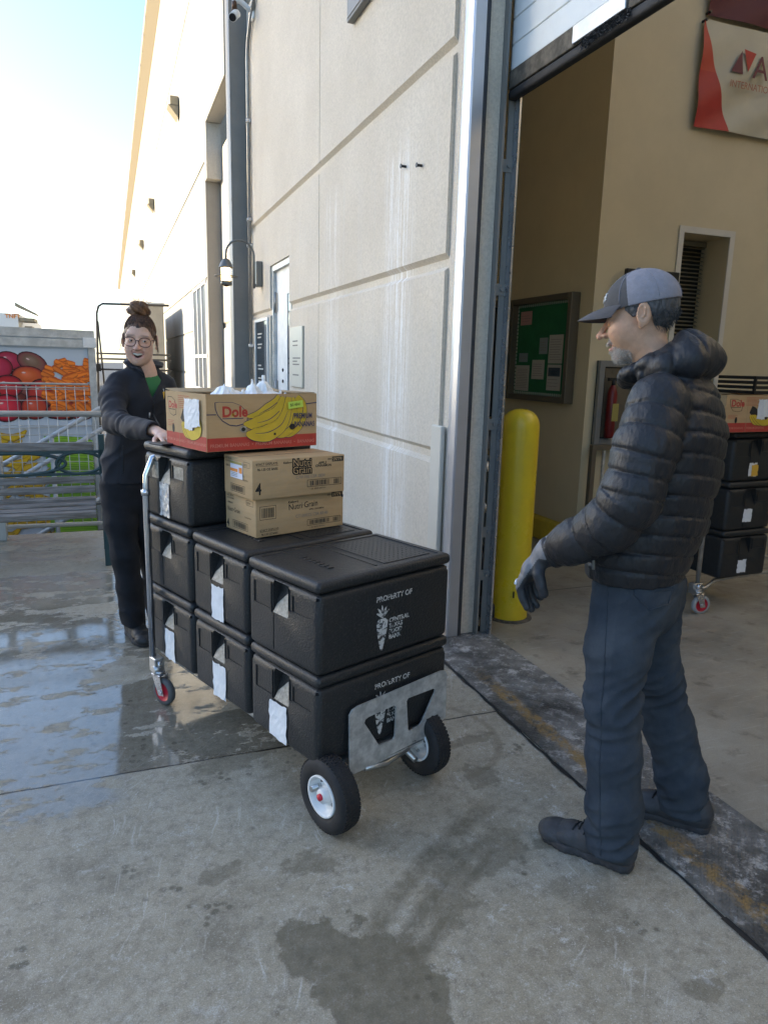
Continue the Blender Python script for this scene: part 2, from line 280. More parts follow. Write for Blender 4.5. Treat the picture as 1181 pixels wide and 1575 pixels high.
M = dict(
    ground=ground_mat(), floor=floor_mat(), plate=plate_mat(),
    wall=wall_mat('painted concrete', (.63, .555, .455), (.71, .635, .53)),
    wall_in=mat('tan interior paint', (.60, .50, .325), .75, var=.05, vs=1.2, bump=.15, bs=80),
    wall_low=mat('pale interior paint', (.6, .56, .48), .6, var=.05, vs=2, bump=.1, bs=80),
    wall_far=wall_mat('sunlit panels', (.40, .388, .35), (.45, .437, .40), False),
    grey_dark=mat('grey coated metal', (.2, .195, .18), .5, var=.06, vs=3),
    grey_pipe=mat('galvanised pipe', (.33, .33, .32), .35, .7, var=.1, vs=20),
    galv=mat('galvanised steel', (.55, .56, .58), .28, .9, var=.14, vs=9, bump=.1, bs=30, rvar=.1),
    angle=mat('bright corner steel', (.5, .51, .535), .36, .65, var=.05, vs=4, rvar=.05),
    chrome=mat('polished steel', (.7, .71, .73), .14, 1, var=.06, vs=14, rvar=.05),
    alu=mat('scuffed aluminium', (.56, .56, .545), .38, .45, var=.22, vs=26, bump=.25, bs=60, rvar=.12),
    zinc=mat('zinc tube', (.5, .5, .49), .33, .85, var=.15, vs=20),
    rubber=mat('black rubber', (.02, .02, .021), .75, var=.2, vs=20, bump=.3, bs=80),
    seal=mat('rubber seal', (.035, .037, .042), .55, var=.15, vs=8),
    white=mat('white paint', (.72, .73, .72), .45, var=.08, vs=6),
    doorw=mat('insulated door skin', (.62, .66, .66), .45, var=.1, vs=3, bump=.3, bs=120, col2=(.5, .53, .52), lo=.5, hi=.8),
    black=mat('black plastic', (.012, .012, .013), .45),
    epp=mat('black foam box', (.019, .020, .021), .40, var=.5, vs=150, bump=1., bs=170, col2=(.052, .052, .05), lo=.52, hi=.72, bd=.0025, rvar=.08),
    epp2=mat('worn sky-lit foam', (.33, .30, .25), .5, var=.3, vs=60, bump=.8, bs=220),  # paler than the box foam: wear plus painted-in sky light
    paper=mat('white paper', (.74, .76, .78), .55, var=.05, vs=12, bump=.5, bs=25, bd=.004),
    tape=mat('clear tape', (.62, .63, .63), .12, .3, var=.3, vs=40, bump=1., bs=45, bd=.01),
    stencil=mat('worn white stencil', (.60, .60, .58), .6, col2=(.05, .05, .052), vs=75, lo=.5, hi=.58),
    card=mat('corrugated cardboard', (.47, .30, .155), .8, var=.08, vs=5, bump=.25, bs=22, stretch=(1, 1, 6), col2=(.53, .345, .185), lo=.35, hi=.65),
    card_in=mat('inner cardboard', (.36, .26, .15), .85, var=.1, vs=6),
    ink=mat('black print', (.025, .022, .02), .6), inkblue=mat('navy print', (.05, .05, .11), .6), red=mat('red print', (.50, .055, .04), .6, var=.08, vs=20),
    yel=mat('yellow print', (.62, .42, .045), .6, var=.06, vs=12), redtx=mat('pale print on red', (.62, .2, .15), .6), orangep=mat('orange print', (.75, .25, .05), .6),
    lime=mat('lime sticker', (.55, .75, .12), .5), lav=mat('pale sticker', (.62, .66, .78), .5),
    bag=mat('white plastic bag', (.8, .82, .83), .25, var=.05, vs=9, bump=.7, bs=18, bd=.01, sub=.0),
    bollard=mat('yellow painted steel', (.66, .47, .03), .3, var=.09, vs=5, bump=.12, bs=14, rvar=.08, col2=(.56, .39, .03), lo=.45, hi=.75),
    curb=mat('yellow curb paint', (.55, .37, .04), .6, var=.15, vs=7),
    jacket=mat('black quilted nylon', (.018, .019, .022), .46, var=.15, vs=20, bump=.75, bs=75, bd=.004, spec=.45, stretch=(1.4, 1.4, .7)),
    denim=mat('charcoal denim', (.036, .047, .060), .85, var=.3, vs=9, bump=.5, bs=260, spec=.2, col2=(.064, .078, .092), lo=.4, hi=.75),
    shoe=mat('dark grey leather', (.046, .048, .052), .55, var=.2, vs=30, bump=.4, bs=160), sole=mat('shoe sole', (.038, .038, .041), .75, var=.2, vs=40),
    lace=mat('black laces', (.01, .01, .011), .7),
    glove=mat('grey glove leather', (.17, .17, .18), .5, var=.15, vs=30, bump=.4, bs=90), glove2=mat('dark glove palm', (.022, .026, .032), .5, bump=.3, bs=120), refl=mat('glove reflective trim', (.75, .77, .8), .3),
    skin=mat('skin', (.5, .3, .2), .48, attr='Col', var=.06, vs=60, bump=.3, bs=130, bd=.0012, sub=.12), eyew=mat('eye white', (.62, .6, .57), .2), iris=mat('iris', (.04, .025, .015), .15), teeth=mat('teeth', (.72, .68, .6), .3), mouthm=mat('mouth inside', (.06, .015, .012), .6),
    hairg=mat('grey hair', (.085, .084, .085), .6, var=.5, vs=120, bump=1, bs=260, stretch=(1, 1, .3), bd=.004), hairb=mat('brown hair', (.115, .052, .028), .5, var=.7, vs=110, bump=1, bs=160, stretch=(1, 1, .25), bd=.005), hairbun=mat('auburn bun hair', (.16, .07, .028), .5, var=.5, vs=60, bump=1, bs=120, bd=.006),
    beard=mat('grey beard', (.42, .40, .37), .7, var=.5, vs=300), capd=mat('charcoal cap cotton', (.075, .072, .073), .85, var=.12, vs=40, bump=.35, bs=300), capl=mat('lavender grey mesh', (.25, .245, .275), .8, var=.08, vs=60, bump=.8, bs=520), capb=mat('cap brim', (.085, .078, .080), .8, bump=.4, bs=200, var=.1),
    fleece=mat('black softshell', (.011, .012, .018), .75, var=.2, vs=12, bump=.3, bs=60, sheen=.05), green=mat('green shirt', (.03, .17, .06), .8, bump=.2, bs=200), pants=mat('black work trousers', (.008, .009, .013), .85, var=.3, vs=10, bump=.5, bs=60),
    boot=mat('black boot', (.018, .019, .02), .5, bump=.3, bs=80), glassf=mat('tortoise frame', (.05, .018, .018), .25), lens=mat('lens', (.9, .95, .95), .03, alpha=.12),
    iron=mat('green painted iron', (.022, .055, .058), .45, var=.1, vs=10), wood=mat('weathered bench wood', (.13, .115, .10), .75, col2=(.25, .24, .235), vs=4, stretch=(1, 14, 14), lo=.4, hi=.6, bump=.4, bs=8),
    fencew=mat('galvanised white mesh', (.45, .46, .45), .4, .4), rail=mat('grey handrail', (.42, .43, .43), .4, .3),
    trim=mat('truck trim', (.5, .51, .5), .4, .5, var=.15, vs=9), panel=mat('truck panel print', (.50, .56, .62), .45), print=mat('printed wrap', (.5, .5, .5), .5, attr='Col'),
    glass=mat('dark glass', (.03, .04, .05), .06), pane=mat('tinted pane', (.05, .06, .075), .45, spec=.15), frame=mat('aluminium window frame', (.6, .62, .63), .4, .3),
    lamp=mat('lamp grey metal', (.16, .16, .15), .4, .4), glow=mat('lit bulb glass', (1, .9, .7), .3, emit=(1, .78, .42, 2.2)), brass=mat('dark bronze', (.09, .045, .025), .4, .5),
    sign=mat('cream sign plate', (.6, .57, .47), .35), board=mat('green felt', (.006, .12, .045), .8, var=.1, vs=10), bframe=mat('bronze board frame', (.16, .135, .10), .4, .4), bpaper=mat('pinned paper', (.42, .4, .35), .7), bpink=mat('pink photo', (.45, .25, .22), .6), bgrey=mat('grey paper', (.2, .25, .25), .6), btrim=mat('pale scalloped trim', (.35, .42, .36), .7), btext=mat('grey print', (.2, .19, .17), .7), bphoto=mat('dark photo', (.05, .07, .09), .5),
    banner=mat('cream banner cloth', (.50, .45, .33), .7, var=.04, vs=4), banred=mat('red banner cloth', (.42, .025, .018), .6, var=.1, vs=5), banred2=mat('orange red cloth', (.48, .05, .025), .6), maroon=mat('maroon cloth', (.085, .006, .014), .7), bantxt=mat('maroon print', (.12, .015, .03), .6), bantx2=mat('rust print', (.38, .12, .07), .6),
    blind=mat('tan blinds', (.2, .17, .11), .5), dark=mat('unlit opening', (.02, .02, .019), .8), darkwin=mat('dark door', (.03, .032, .031), .5), extred=mat('red enamel', (.16, .01, .01), .3), exty=mat('yellow tag', (.35, .28, .08), .5),
    bingrey=mat('grey bin', (.13, .16, .17), .5), yspray=mat('yellow trigger', (.7, .6, .08), .4), clear=mat('cloudy bottle', (.5, .52, .5), .3), redhub=mat('red caster hub', (.6, .02, .04), .4), wheelw=mat('white rim', (.7, .71, .7), .4, var=.06, vs=20), castert=mat('grey caster tyre', (.10, .10, .10), .6), castw=mat('pale caster tyre', (.33, .33, .32), .6),
    orange=mat('orange note', (.75, .42, .06), .6), yard=mat('yard asphalt', (.09, .088, .085), .85, var=.2, vs=5, bump=.4, bs=50), gutter=mat('cream gutter', (.30, .25, .17), .6), farwhite=mat('far white wall', (.75, .74, .7), .7), trailer=mat('tan trailer', (.42, .36, .28), .6, var=.1, vs=2), fx=mat('worn edge', (.1, .085, .065), .8, var=.4, vs=20))
# ---------------------------------------------------------------- text and flat print
def txt_mesh(body, size, bold=.0, shear=0, sx=1.0, align='LEFT'):
    c = bpy.data.curves.new('t', 'FONT'); c.body = body; c.size = size; c.offset = bold*size; c.shear = shear; c.align_x = align; c.resolution_u = 3
    o = bpy.data.objects.new('t', c); COL.objects.link(o); dg = bpy.context.evaluated_depsgraph_get()
    me = bpy.data.meshes.new_from_object(o.evaluated_get(dg)); bpy.data.objects.remove(o); bpy.data.curves.remove(c)
    vs = [(v.co.x*sx, v.co.y) for v in me.vertices]; fs = [tuple(p.vertices) for p in me.polygons]; bpy.data.meshes.remove(me); return vs, fs
class Print:       # flat print on a face: origin o, axes a (across) and b (up), normal n; colours become material slots
    def __init__(s, o, a, b, n, lift=.0012):
        s.o, s.a, s.b, s.n, s.l = Vector(o), Vector(a).normalized(), Vector(b).normalized(), Vector(n).normalized(), lift
        s.v = []; s.f = []; s.mi = []; s.mats = []; s.layer = 1
    def _m(s, m):
        if m not in s.mats: s.mats.append(m)
        return s.mats.index(m)
    def P(s, x, y): return s.o+s.a*x+s.b*y+s.n*(s.l*s.layer)
    def poly(s, pts, m):
        k = len(s.v); s.v += [s.P(*p) for p in pts]; s.f.append(tuple(range(k, k+len(pts)))); s.mi.append(s._m(m)); return s
    def rect(s, x0, y0, x1, y1, m): return s.poly([(x0, y0), (x1, y0), (x1, y1), (x0, y1)], m)
    def frame(s, x0, y0, x1, y1, t, m):
        s.rect(x0, y0, x1, y0+t, m); s.rect(x0, y1-t, x1, y1, m); s.rect(x0, y0+t, x0+t, y1-t, m); s.rect(x1-t, y0+t, x1, y1-t, m); return s
    def strip(s, pts, ws, m, sub=8):
        P = []; W = []
        k = len(pts)
        for i in range(k-1):
            p0, p1, p2, p3 = [Vector(pts[max(0, min(k-1, j))]) for j in (i-1, i, i+1, i+2)]
            for q in range(sub):
                t = q/sub; P.append(.5*((2*p1)+(p2-p0)*t+(2*p0-5*p1+4*p2-p3)*t*t+(3*p1-p0-3*p2+p3)*t**3)); W.append(ws[i]*(1-t)+ws[i+1]*t)
        P.append(Vector(pts[-1])); W.append(ws[-1])
        for i in range(len(P)-1):
            def sidep(j):
                d = (P[min(j+1, len(P)-1)]-P[max(j-1, 0)]).normalized(); nn = Vector((-d.y, d.x)); return P[j]+nn*W[j], P[j]-nn*W[j]
            a, b = sidep(i); c, d = sidep(i+1); s.poly([a, c, d, b], m)
        return s
    def text(s, body, x, y, size, m, bold=0., shear=0, sx=1., align='LEFT', rot=0):
        vs, fs = txt_mesh(body, size, bold, shear, sx, align); k = len(s.v); c, d = cos(rot), sin(rot)
        s.v += [s.P(x+vx*c-vy*d, y+vx*d+vy*c) for vx, vy in vs]; i = s._m(m)
        for f in fs: s.f.append(tuple(k+j for j in f)); s.mi.append(i)
        return s
    def ell(s, x, y, rx, ry, m, n=20): return s.poly([(x+rx*cos(2*pi*i/n), y+ry*sin(2*pi*i/n)) for i in range(n)], m)
    def bars(s, x0, y0, x1, y1, m, seed=1):
        r = random.Random(seed); x = x0
        while x < x1:
            w_ = r.choice((.0012, .002, .003)); s.rect(x, y0, min(x+w_, x1), y1, m); x += w_+r.choice((.0012, .0018, .003))
        return s
    def build(s, name, parent):
        me = bpy.data.meshes.new(name); me.from_pydata([tuple(v) for v in s.v], [], s.f)
        for m in s.mats: me.materials.append(m)
        for p, i in zip(me.polygons, s.mi): p.material_index = i
        o = bpy.data.objects.new(name, me); COL.objects.link(o); o.parent = parent; return o

# ---------------------------------------------------------------- organic surfaces: distance fields meshed with surface nets
def _lerp(a, b, t): return a+(b-a)*t
def smin(a, b, k):
    h = np.clip(.5+.5*(b-a)/k, 0, 1); return b*(1-h)+a*h-k*h*(1-h)
def ssub(a, b, k): return -smin(-a, b, k)       # a minus b
def ell(P, c, r, R=None):
    q = P-np.array(c, np.float32)
    if R is not None: q = q@R
    r = np.array(r, np.float32); k = np.sqrt(((q/r)**2).sum(1)); return (k-1)*r.min()*np.where(k > 1, 1., 1.)
def tube(P, nodes, A=(1, 0, 0), want=False, k=0):
    best = np.full(len(P), 1e9, np.float32); S_ = np.zeros(len(P), np.float32); Uu = np.zeros(len(P), np.float32); A = np.array(A, float); L0 = 0
    for a, b in zip(nodes, nodes[1:]):
        pa, pb = np.array(a[:3], float), np.array(b[:3], float); ba = pb-pa; l = np.linalg.norm(ba); dr = ba/l
        Ap = A-dr*(A@dr); nl = np.linalg.norm(Ap); Ap = Ap/nl if nl > 1e-6 else np.array([0, 1., 0]); B = np.cross(dr, Ap)
        q = P-pa.astype(np.float32); t = np.clip(q@(dr/l), 0, 1); q = q-t[:, None]*ba.astype(np.float32)
        ra = _lerp(a[3], b[3], t); rb = _lerp(a[4] if len(a) > 4 else a[3], b[4] if len(b) > 4 else b[3], t); mn = np.minimum(ra, rb)
        u = q@Ap; v = q@B; w_ = q@dr; d = (np.sqrt((u/ra)**2+(v/rb)**2+(w_/mn)**2)-1)*mn
        better = d < best; S_[better] = (L0+t*l)[better]; Uu[better] = np.arctan2(v/rb, u/ra)[better]
        best = smin(best, d, k) if k and L0 > 0 else np.minimum(best, d); L0 += l
    return (best, S_, Uu) if want else best
def wr(P, sc, seed=0, n=5):
    r = np.random.RandomState(seed); o = np.zeros(len(P), np.float32)
    for i in range(n):
        kk = r.normal(size=3); kk = kk/np.linalg.norm(kk)*sc*r.uniform(.6, 1.6); o += np.sin(P@kk.astype(np.float32)+r.uniform(0, 6.3)+1.3*np.sin(P@(kk[[1, 2, 0]]*.6).astype(np.float32)))
    return o/n
def sdf_mesh(f, lo, hi, h, margin=0.):
    lo = np.array(lo, float); hi = np.array(hi, float); K = 4; n = np.ceil((hi-lo)/(h*K)).astype(int)+1
    g = [lo[i]+(np.arange(n[i])+.5)*h*K-h*.5 for i in range(3)]
    C = np.stack(np.meshgrid(*g, indexing='ij'), -1).reshape(-1, 3).astype(np.float32); cv = f(C).reshape(n)
    act = np.abs(cv) < h*K*1.6+margin
    big = np.repeat(np.repeat(np.repeat(cv, K, 0), K, 1), K, 2).astype(np.float32); am = np.repeat(np.repeat(np.repeat(act, K, 0), K, 1), K, 2)
    ii = np.argwhere(am); big[am] = f((lo+ii*h).astype(np.float32))
    s = big < 0; cnt = np.zeros(np.array(big.shape)-1, np.int8)
    for a in (0, 1):
        for b in (0, 1):
            for c in (0, 1): cnt += s[a:big.shape[0]-1+a, b:big.shape[1]-1+b, c:big.shape[2]-1+c]
    cell = np.argwhere((cnt > 0) & (cnt < 8)); acc = np.zeros((len(cell), 3)); num = np.zeros(len(cell))
    offs = [(a, b, c) for a in (0, 1) for b in (0, 1) for c in (0, 1)]
    vals = {o: big[cell[:, 0]+o[0], cell[:, 1]+o[1], cell[:, 2]+o[2]] for o in offs}
    for o in offs:
        for ax in range(3):
            if o[ax] == 0:
                o2 = list(o); o2[ax] = 1; va, vb = vals[o], vals[tuple(o2)]; cr = (va < 0) != (vb < 0)
                t = np.where(cr, va/np.where(cr, va-vb, 1), 0); p = np.array(o, float)[None].repeat(len(cell), 0); p[:, ax] += t
                acc += p*cr[:, None]; num += cr
    V_ = lo+(cell+acc/num[:, None])*h
    idx = np.full(cnt.shape, -1, np.int64); idx[tuple(cell.T)] = np.arange(len(cell)); F = []
    for ax in range(3):
        a, b = [(1, 2), (2, 0), (0, 1)][ax]
        s0 = np.take(s, range(0, s.shape[ax]-1), ax); s1 = np.take(s, range(1, s.shape[ax]), ax)
        e = np.argwhere(s0 != s1); e = e[(e[:, a] > 0) & (e[:, b] > 0) & (e[:, a] < cnt.shape[a]) & (e[:, b] < cnt.shape[b])]
        def I(da, db):
            q = e.copy(); q[:, a] -= da; q[:, b] -= db; return idx[tuple(q.T)]
        q = np.stack([I(1, 1), I(0, 1), I(0, 0), I(1, 0)], 1); fl = s0[tuple(e.T)]; q[~fl] = q[~fl][:, ::-1]; q = q[(q >= 0).all(1)]; F.append(q)
    return V_, np.concatenate(F)
def organic(parts, name, mats, parent, color=None, matidx=None, label=None):
    VV = []; FF = []; k = 0
    for v, f_ in parts: VV.append(v); FF.append(f_+k); k += len(v)
    v = np.concatenate(VV); f_ = np.concatenate(FF); me = bpy.data.meshes.new(name)
    me.vertices.add(len(v)); me.vertices.foreach_set('co', v.astype(np.float32).ravel()); me.loops.add(f_.size); me.loops.foreach_set('vertex_index', f_.astype(np.int32).ravel())
    me.polygons.add(len(f_)); me.polygons.foreach_set('loop_start', np.arange(0, f_.size, 4, dtype=np.int32)); me.polygons.foreach_set('loop_total', np.full(len(f_), 4, np.int32))
    me.polygons.foreach_set('use_smooth', np.ones(len(f_), bool)); me.update(); me.validate()
    for m in (mats if isinstance(mats, (list, tuple)) else [mats]): me.materials.append(m)
    if color is not None:
        ca = me.color_attributes.new('Col', 'FLOAT_COLOR', 'POINT'); c = np.ones((len(me.vertices), 4), np.float32); c[:, :3] = color(v); ca.data.foreach_set('color', c.ravel())
    if matidx is not None: me.polygons.foreach_set('material_index', matidx(v[f_].mean(1)).astype(np.int32))
    o = bpy.data.objects.new(name, me); COL.objects.link(o); o.parent = parent; return tag(o, label)
def rotm(rx=0, ry=0, rz=0): return np.array((Matrix.Rotation(rz, 3, 'Z') @ Matrix.Rotation(ry, 3, 'Y') @ Matrix.Rotation(rx, 3, 'X')))
# ---------------------------------------------------------------- the setting: ground, yard, indoor floor
WX = 1.70
m = MB(); m.face([(-60, -30, 0), (1.545, -30, 0), (1.545, 6.62, 0), (-60, 6.62, 0)]); m.face([(.35, 6.62, 0), (1.545, 6.62, 0), (1.545, 90, 0), (.35, 90, 0)])
m.face([(1.545, 3.5, 0), (1.70, 3.5, 0), (1.70, 90, 0), (1.545, 90, 0)])
m.face([(-60, 6.62, 0), (.35, 6.62, 0), (.35, 6.62, -1.25), (-60, 6.62, -1.25)]); m.face([(.35, 6.62, 0), (.35, 90, 0), (.35, 90, -1.25), (.35, 6.62, -1.25)])
m.build('ground', M['ground'], kind='structure', label='wet stained concrete apron in front of the warehouse', fix=False)
m = MB(); m.face([(-400, 6.5, -1.25), (400, 6.5, -1.25), (400, 500, -1.25), (-400, 500, -1.25)]); m.build('yard', M['yard'], kind='structure', fix=False)
m = MB(); m.face([(1.96, -12, .004), (12, -12, .004), (12, 12, .004), (1.96, 12, .004)]); m.build('floor', M['floor'], kind='structure', label='scraped brown concrete floor inside the dock door', fix=False)
m = MB(); m.box(1.545, 1.965, -12, 3.415, -.05, .008)
m.build('threshold_plate', M['plate'], label='worn tread plate strip with faded yellow line across the doorway', cat='threshold plate')
m = MB()
r = random.Random(3); y = -3
pts = []
while y < 3.5: pts.append((1.537+r.uniform(-.005, .005), y)); y += .06
for (a, b), (c, d) in zip(pts, pts[1:]): wj = .0035+.006*abs(sin(b*7)+.4*sin(b*23)); m.face([(a-wj, b, .003), (a+wj, b, .003), (c+wj, d, .003), (c-wj, d, .003)])
m.build('joint_gap', M['black'], kind='structure', fix=False)

# ---------------------------------------------------------------- near warehouse
W = empty('warehouse_building', (1.7, 6, 0), 0, 'beige concrete warehouse with the open dock door and grey side door', 'building')
W.location = (0, 0, 0)
def panel_wall(name, mt, x, ys, zs, depth=.3, gap=.075, skip=(), gapz=None, rec=.03, ends=1):
    m = MB(); gz_ = gapz or gap
    m.box(x+rec, x+depth, ys[0], ys[-1], zs[0], zs[-1])
    for i in range(len(ys)-1):
        for j in range(len(zs)-1):
            y0 = ys[i]+(gap/2 if i else 0); y1 = ys[i+1]-(gap/2 if i < len(ys)-2 else 0)
            z0 = zs[j]+(gz_/2 if j else 0); z1 = zs[j+1]-(gz_/2 if j < len(zs)-2 else 0)
            b = .026   # chamfered raised panel
            P = [(x+rec, y0, z0), (x+rec, y1, z0), (x+rec, y1, z1), (x+rec, y0, z1)]; bl = 0 if (i == 0 and not ends) else b; br = 0 if (i == len(ys)-2 and not ends) else b; bt = 0 if j == len(zs)-2 else b; b0 = 0 if j == 0 else b
            if i and not ends: bl = .006
            if i < len(ys)-2 and not ends: br = .006
            Q = [(x, y0+bl, z0+b0), (x, y1-br, z0+b0), (x, y1-br, z1-bt), (x, y0+bl, z1-bt)]
            m.face(Q[::-1])
            for k in range(4): m.face([P[k], P[(k+1) % 4], Q[(k+1) % 4], Q[k]][::-1])
    return m.build(name, mt, W, fix=False)
panel_wall('wall', M['wall'], WX, [3.62, 6.14, 7.24], [0, 1.0, 2.05, 3.09, 5.6, 8.2], gap=.004, gapz=.04, ends=0)
panel_wall('wall', M['wall'], WX, [8.16, 9.4], [0, 1.0, 2.05, 3.09, 5.6, 8.2], gap=.004, gapz=.04, ends=0)
panel_wall('wall', M['wall'], WX, [7.24, 8.16], [2.54, 3.09, 5.6, 8.2], gap=.004, gapz=.04, ends=0)
panel_wall('wall', M['wall'], WX+.004, [9.72, 11.84], [-1.25, 2.05, 4.6], gap=.05)
panel_wall('wall', M['wall'], WX, [-12, -1.3], [0, 1.0, 2.05, 3.09, 5.6, 8.2])
m = MB(); m.box(WX, 2.0, -1.3, 3.62, 4.6, 8.2); m.build('lintel', M['wall'], W)
# stepped trim and metal angle beside the opening
m = MB(); m.box(WX+.022, 1.77, 3.565, 3.618, 0, 4.6); m.box(WX+.006, 1.77, 3.50, 3.563, 0, 4.6, .004, 1); m.build('trim', M['wall'], W)
m = MB(); m.prism([(WX+.0, 3.498, 0), (WX-.012, 3.47, 0), (WX-.014, 3.435, 0), (WX-.006, 3.40, 0), (WX+.002, 3.39, 0), (WX+.060, 3.39, 0), (WX+.060, 3.396, 0), (WX+.06, 3.498, 0)], (0, 0, 4.6)); m.build('corner_angle', M['angle'], W)
m = MB(); m.box(WX+.0605, WX+.082, 3.388, 3.43, 0, 4.6, .003, 1); m.build('seal', M['seal'], W)
m = MB(); m.box(WX+.083, 1.872, 3.42, 3.56, 0.005, 4.6); m.box(1.78, 1.90, 3.561, 3.70, .005, 4.6); m.build('jamb', M['wall'], W)
m = MB(); m.box(WX-.03, WX-.003, 3.52, 3.655, .0, 1.18, .006, 1); m.build('corner_guard', M['wall_low'], W)
m = MB(); m.box(1.873, 1.885, 3.38, 3.46, 0, 4.5); m.box(1.886, 1.90, 3.44, 3.46, 0, 4.5); m.box(1.915, 1.955, 3.405, 3.412, 0, 4.5); m.box(1.9551, 1.962, 3.36, 3.45, 0, 4.5)
for z in (.35, .6, 1.2, 1.9, 2.5): m.cyl((1.928, 3.404, z), (1.928, 3.39, z), .010, 8); m.box(1.885, 1.95, 3.40, 3.4045, z-.03, z+.03)
m.build('door_track', M['grey_dark'], W)
m = MB(); m.box(1.946, 1.9545, 3.352, 3.4, 0, 4.5); m.build('track_edge', M['galv'], W)
# side door in its recess
m = MB(); m.box(WX+.06, WX+.10, 7.30, 8.10, .01, 2.48); d = m.build('door', M['white'], W)
m = MB(); m.box(WX+.05, WX+.0585, 7.40, 7.52, 1.0, 2.2); m.build('window', M['glass'], d)
m = MB(); m.frame = None
for y0, y1, z0, z1 in ((7.385, 7.40, .985, 2.215), (7.52, 7.535, .985, 2.215), (7.40, 7.52, 2.2, 2.215), (7.40, 7.52, .985, 1.0)): m.box(WX+.045, WX+.0595, y0, y1, z0, z1)
m.build('window_frame', M['white'], d)
for z in (2.15, 1.2, .3):
    m = MB(); m.cyl((WX+.045, 8.09, z-.11), (WX+.045, 8.09, z+.11), .014, 8); m.box(WX+.05, WX+.058, 8.03, 8.1, z-.1, z+.1); m.build('hinge', M['grey_pipe'], d)
for z in (1.42, 1.3): m = MB(); m.cyl((WX+.048, 7.78, z), (WX+.0595, 7.78, z), .018, 10); m.build('lock', M['black'], d)
m = MB(); m.tube([(WX+.05, 7.345, 1.02), (WX+.0, 7.345, 1.02), (WX+.0, 7.345, 1.2), (WX+.05, 7.345, 1.2)], .011, 8); m.build('handle', M['chrome'], d)
m = MB(); m.box(WX+.02, WX+.13, 7.24, 7.30, 0, 2.54); m.box(WX+.02, WX+.13, 8.10, 8.16, 0, 2.54); m.box(WX+.02, WX+.13, 7.30, 8.10, 2.48, 2.54); m.build('door_frame', M['fx'] if False else M['trim'], W)
m = MB(); m.box(WX+.131, WX+.3, 7.2, 8.2, 0, 2.6); m.build('door_backing', M['dark'], W)
# glazed notice panel left of the side door
m = MB(); m.box(WX-.012, WX-.002, 8.26, 8.97, .95, 1.97, .003, 1); gp = m.build('glazed_panel', M['glass'], None, 'dark glazed notice panel on the wall left of the side door', 'notice panel')
m = MB()
for y0, y1, z0, z1 in ((8.23, 8.26, .92, 2.0), (8.97, 9.0, .92, 2.0), (8.26, 8.97, 1.97, 2.0), (8.26, 8.97, .92, .95)): m.box(WX-.022, WX-.001, y0, y1, z0, z1)
m.build('frame', M['frame'], gp)
p = Print((WX-.0125, 8.9, 1), (0, -1, 0), (0, 0, 1), (-1, 0, 0))
for z in (.82, .78, .7, .66, .45, .41, .3, .26, .12): p.rect(.06, z, .26+.06*((z*100) % 3), z+.018, M['bpaper'])
p.build('lettering', gp)
# cream sign plate right of the door
m = MB(); m.box(WX-.02, WX-.002, 6.64, 7.12, 1.27, 1.84, .002, 1); sp = m.build('sign_plate', M['sign'], None, 'cream sign plate with faint lettering on the wall right of the side door', 'sign')
p = Print((WX-.0205, 7.06, 1.3), (0, -1, 0), (0, 0, 1), (-1, 0, 0))
for z, a in ((.4, .2), (.36, .2), (.24, .3), (.21, .18), (.18, .26), (.08, .24)): p.rect(.06, z, .06+a, z+.012, M['btext'])
p.build('lettering', sp)
# column and eave section
m = MB(); m.box(1.492, WX+.003, 9.405, 9.70, -1.25, 8.2, .004, 1); m.box(1.490, 1.50, 9.40, 9.71, 3.45, 3.47); m.build('column', M['grey_dark'], W)
# lamp, pipe, cameras
m = MB(); m.tube([(WX-.03, 9.2, 0), (WX-.03, 9.2, 4.95), (WX-.03, 9.15, 5.12), (WX-.03, 8.99, 5.28), (WX-.03, 8.1, 5.75)], .022, 10); cp = m.build('conduit_pipe', M['grey_pipe'], None, 'thin galvanised conduit running up the wall beside the grey column', 'conduit')
for z in (.6, 1.7, 2.9, 3.2, 4.3):
    m = MB(); m.box(WX-.06, WX-.001, 9.16, 9.24, z-.02, z+.02, .005, 1); m.build('clamp', M['galv'], cp)
L_ = empty('wall_lamp', (WX, 8.62, 2.4), 0, 'lit gooseneck barn lamp on the wall above the side door', 'wall lamp')
m = MB(); m.box(-.07, -.003, -.06, .06, -.04, .24, .006, 1); m.build('mounting_box', M['lamp'], L_)
arc = [(-.09, 0, -.06), (-.09, 0, .28)]+[(-.25+.16*cos(t), 0, .30+.16*sin(t)) for t in np.linspace(0, pi, 12)]+[(-.41, 0, .24)]
m = MB(); m.tube(arc, .013, 10); m.cyl((-.09, 0, -.02), (-.05, 0, -.02), .012, 8); m.build('gooseneck', M['lamp'], L_)
m = MB(); m.lathe([(0, .25), (.03, .245), (.05, .22), (.07, .185), (.075, .16), (.085, .155), (.085, .148), (.055, .145)], Matrix.Translation((-.41, 0, 0)), 20); m.build('hood', M['lamp'], L_)
m = MB(); m.lathe([(.055, .15), (.055, -.03), (.0, -.03)], Matrix.Translation((-.41, 0, 0)), 18); m.build('glass', M['glow'], L_)
m = MB(); m.lathe([(.056, .06), (.135, .052), (.135, .058), (.056, .068)], Matrix.Translation((-.41, 0, 0)), 24)
for t in range(4): m.cyl((-.41+.062*cos(t*pi/2+.7), .062*sin(t*pi/2+.7), .15), (-.41+.062*cos(t*pi/2+.7), .062*sin(t*pi/2+.7), -.05), .005, 6)
m.lathe([(.060, 0), (.066, 0), (.066, -.045), (.06, -.045)], Matrix.Translation((-.41, 0, 0)), 20); m.build('guard', M['lamp'], L_)
m = MB(); m.lathe([(.035, -.032), (.03, -.055), (0, -.06)], Matrix.Translation((-.41, 0, 0)), 14); m.build('finial', M['brass'], L_)
Cm = empty('security_camera', (WX, 8.9, 5.35), 0, 'white bullet security camera bracketed high on the wall corner', 'security camera')
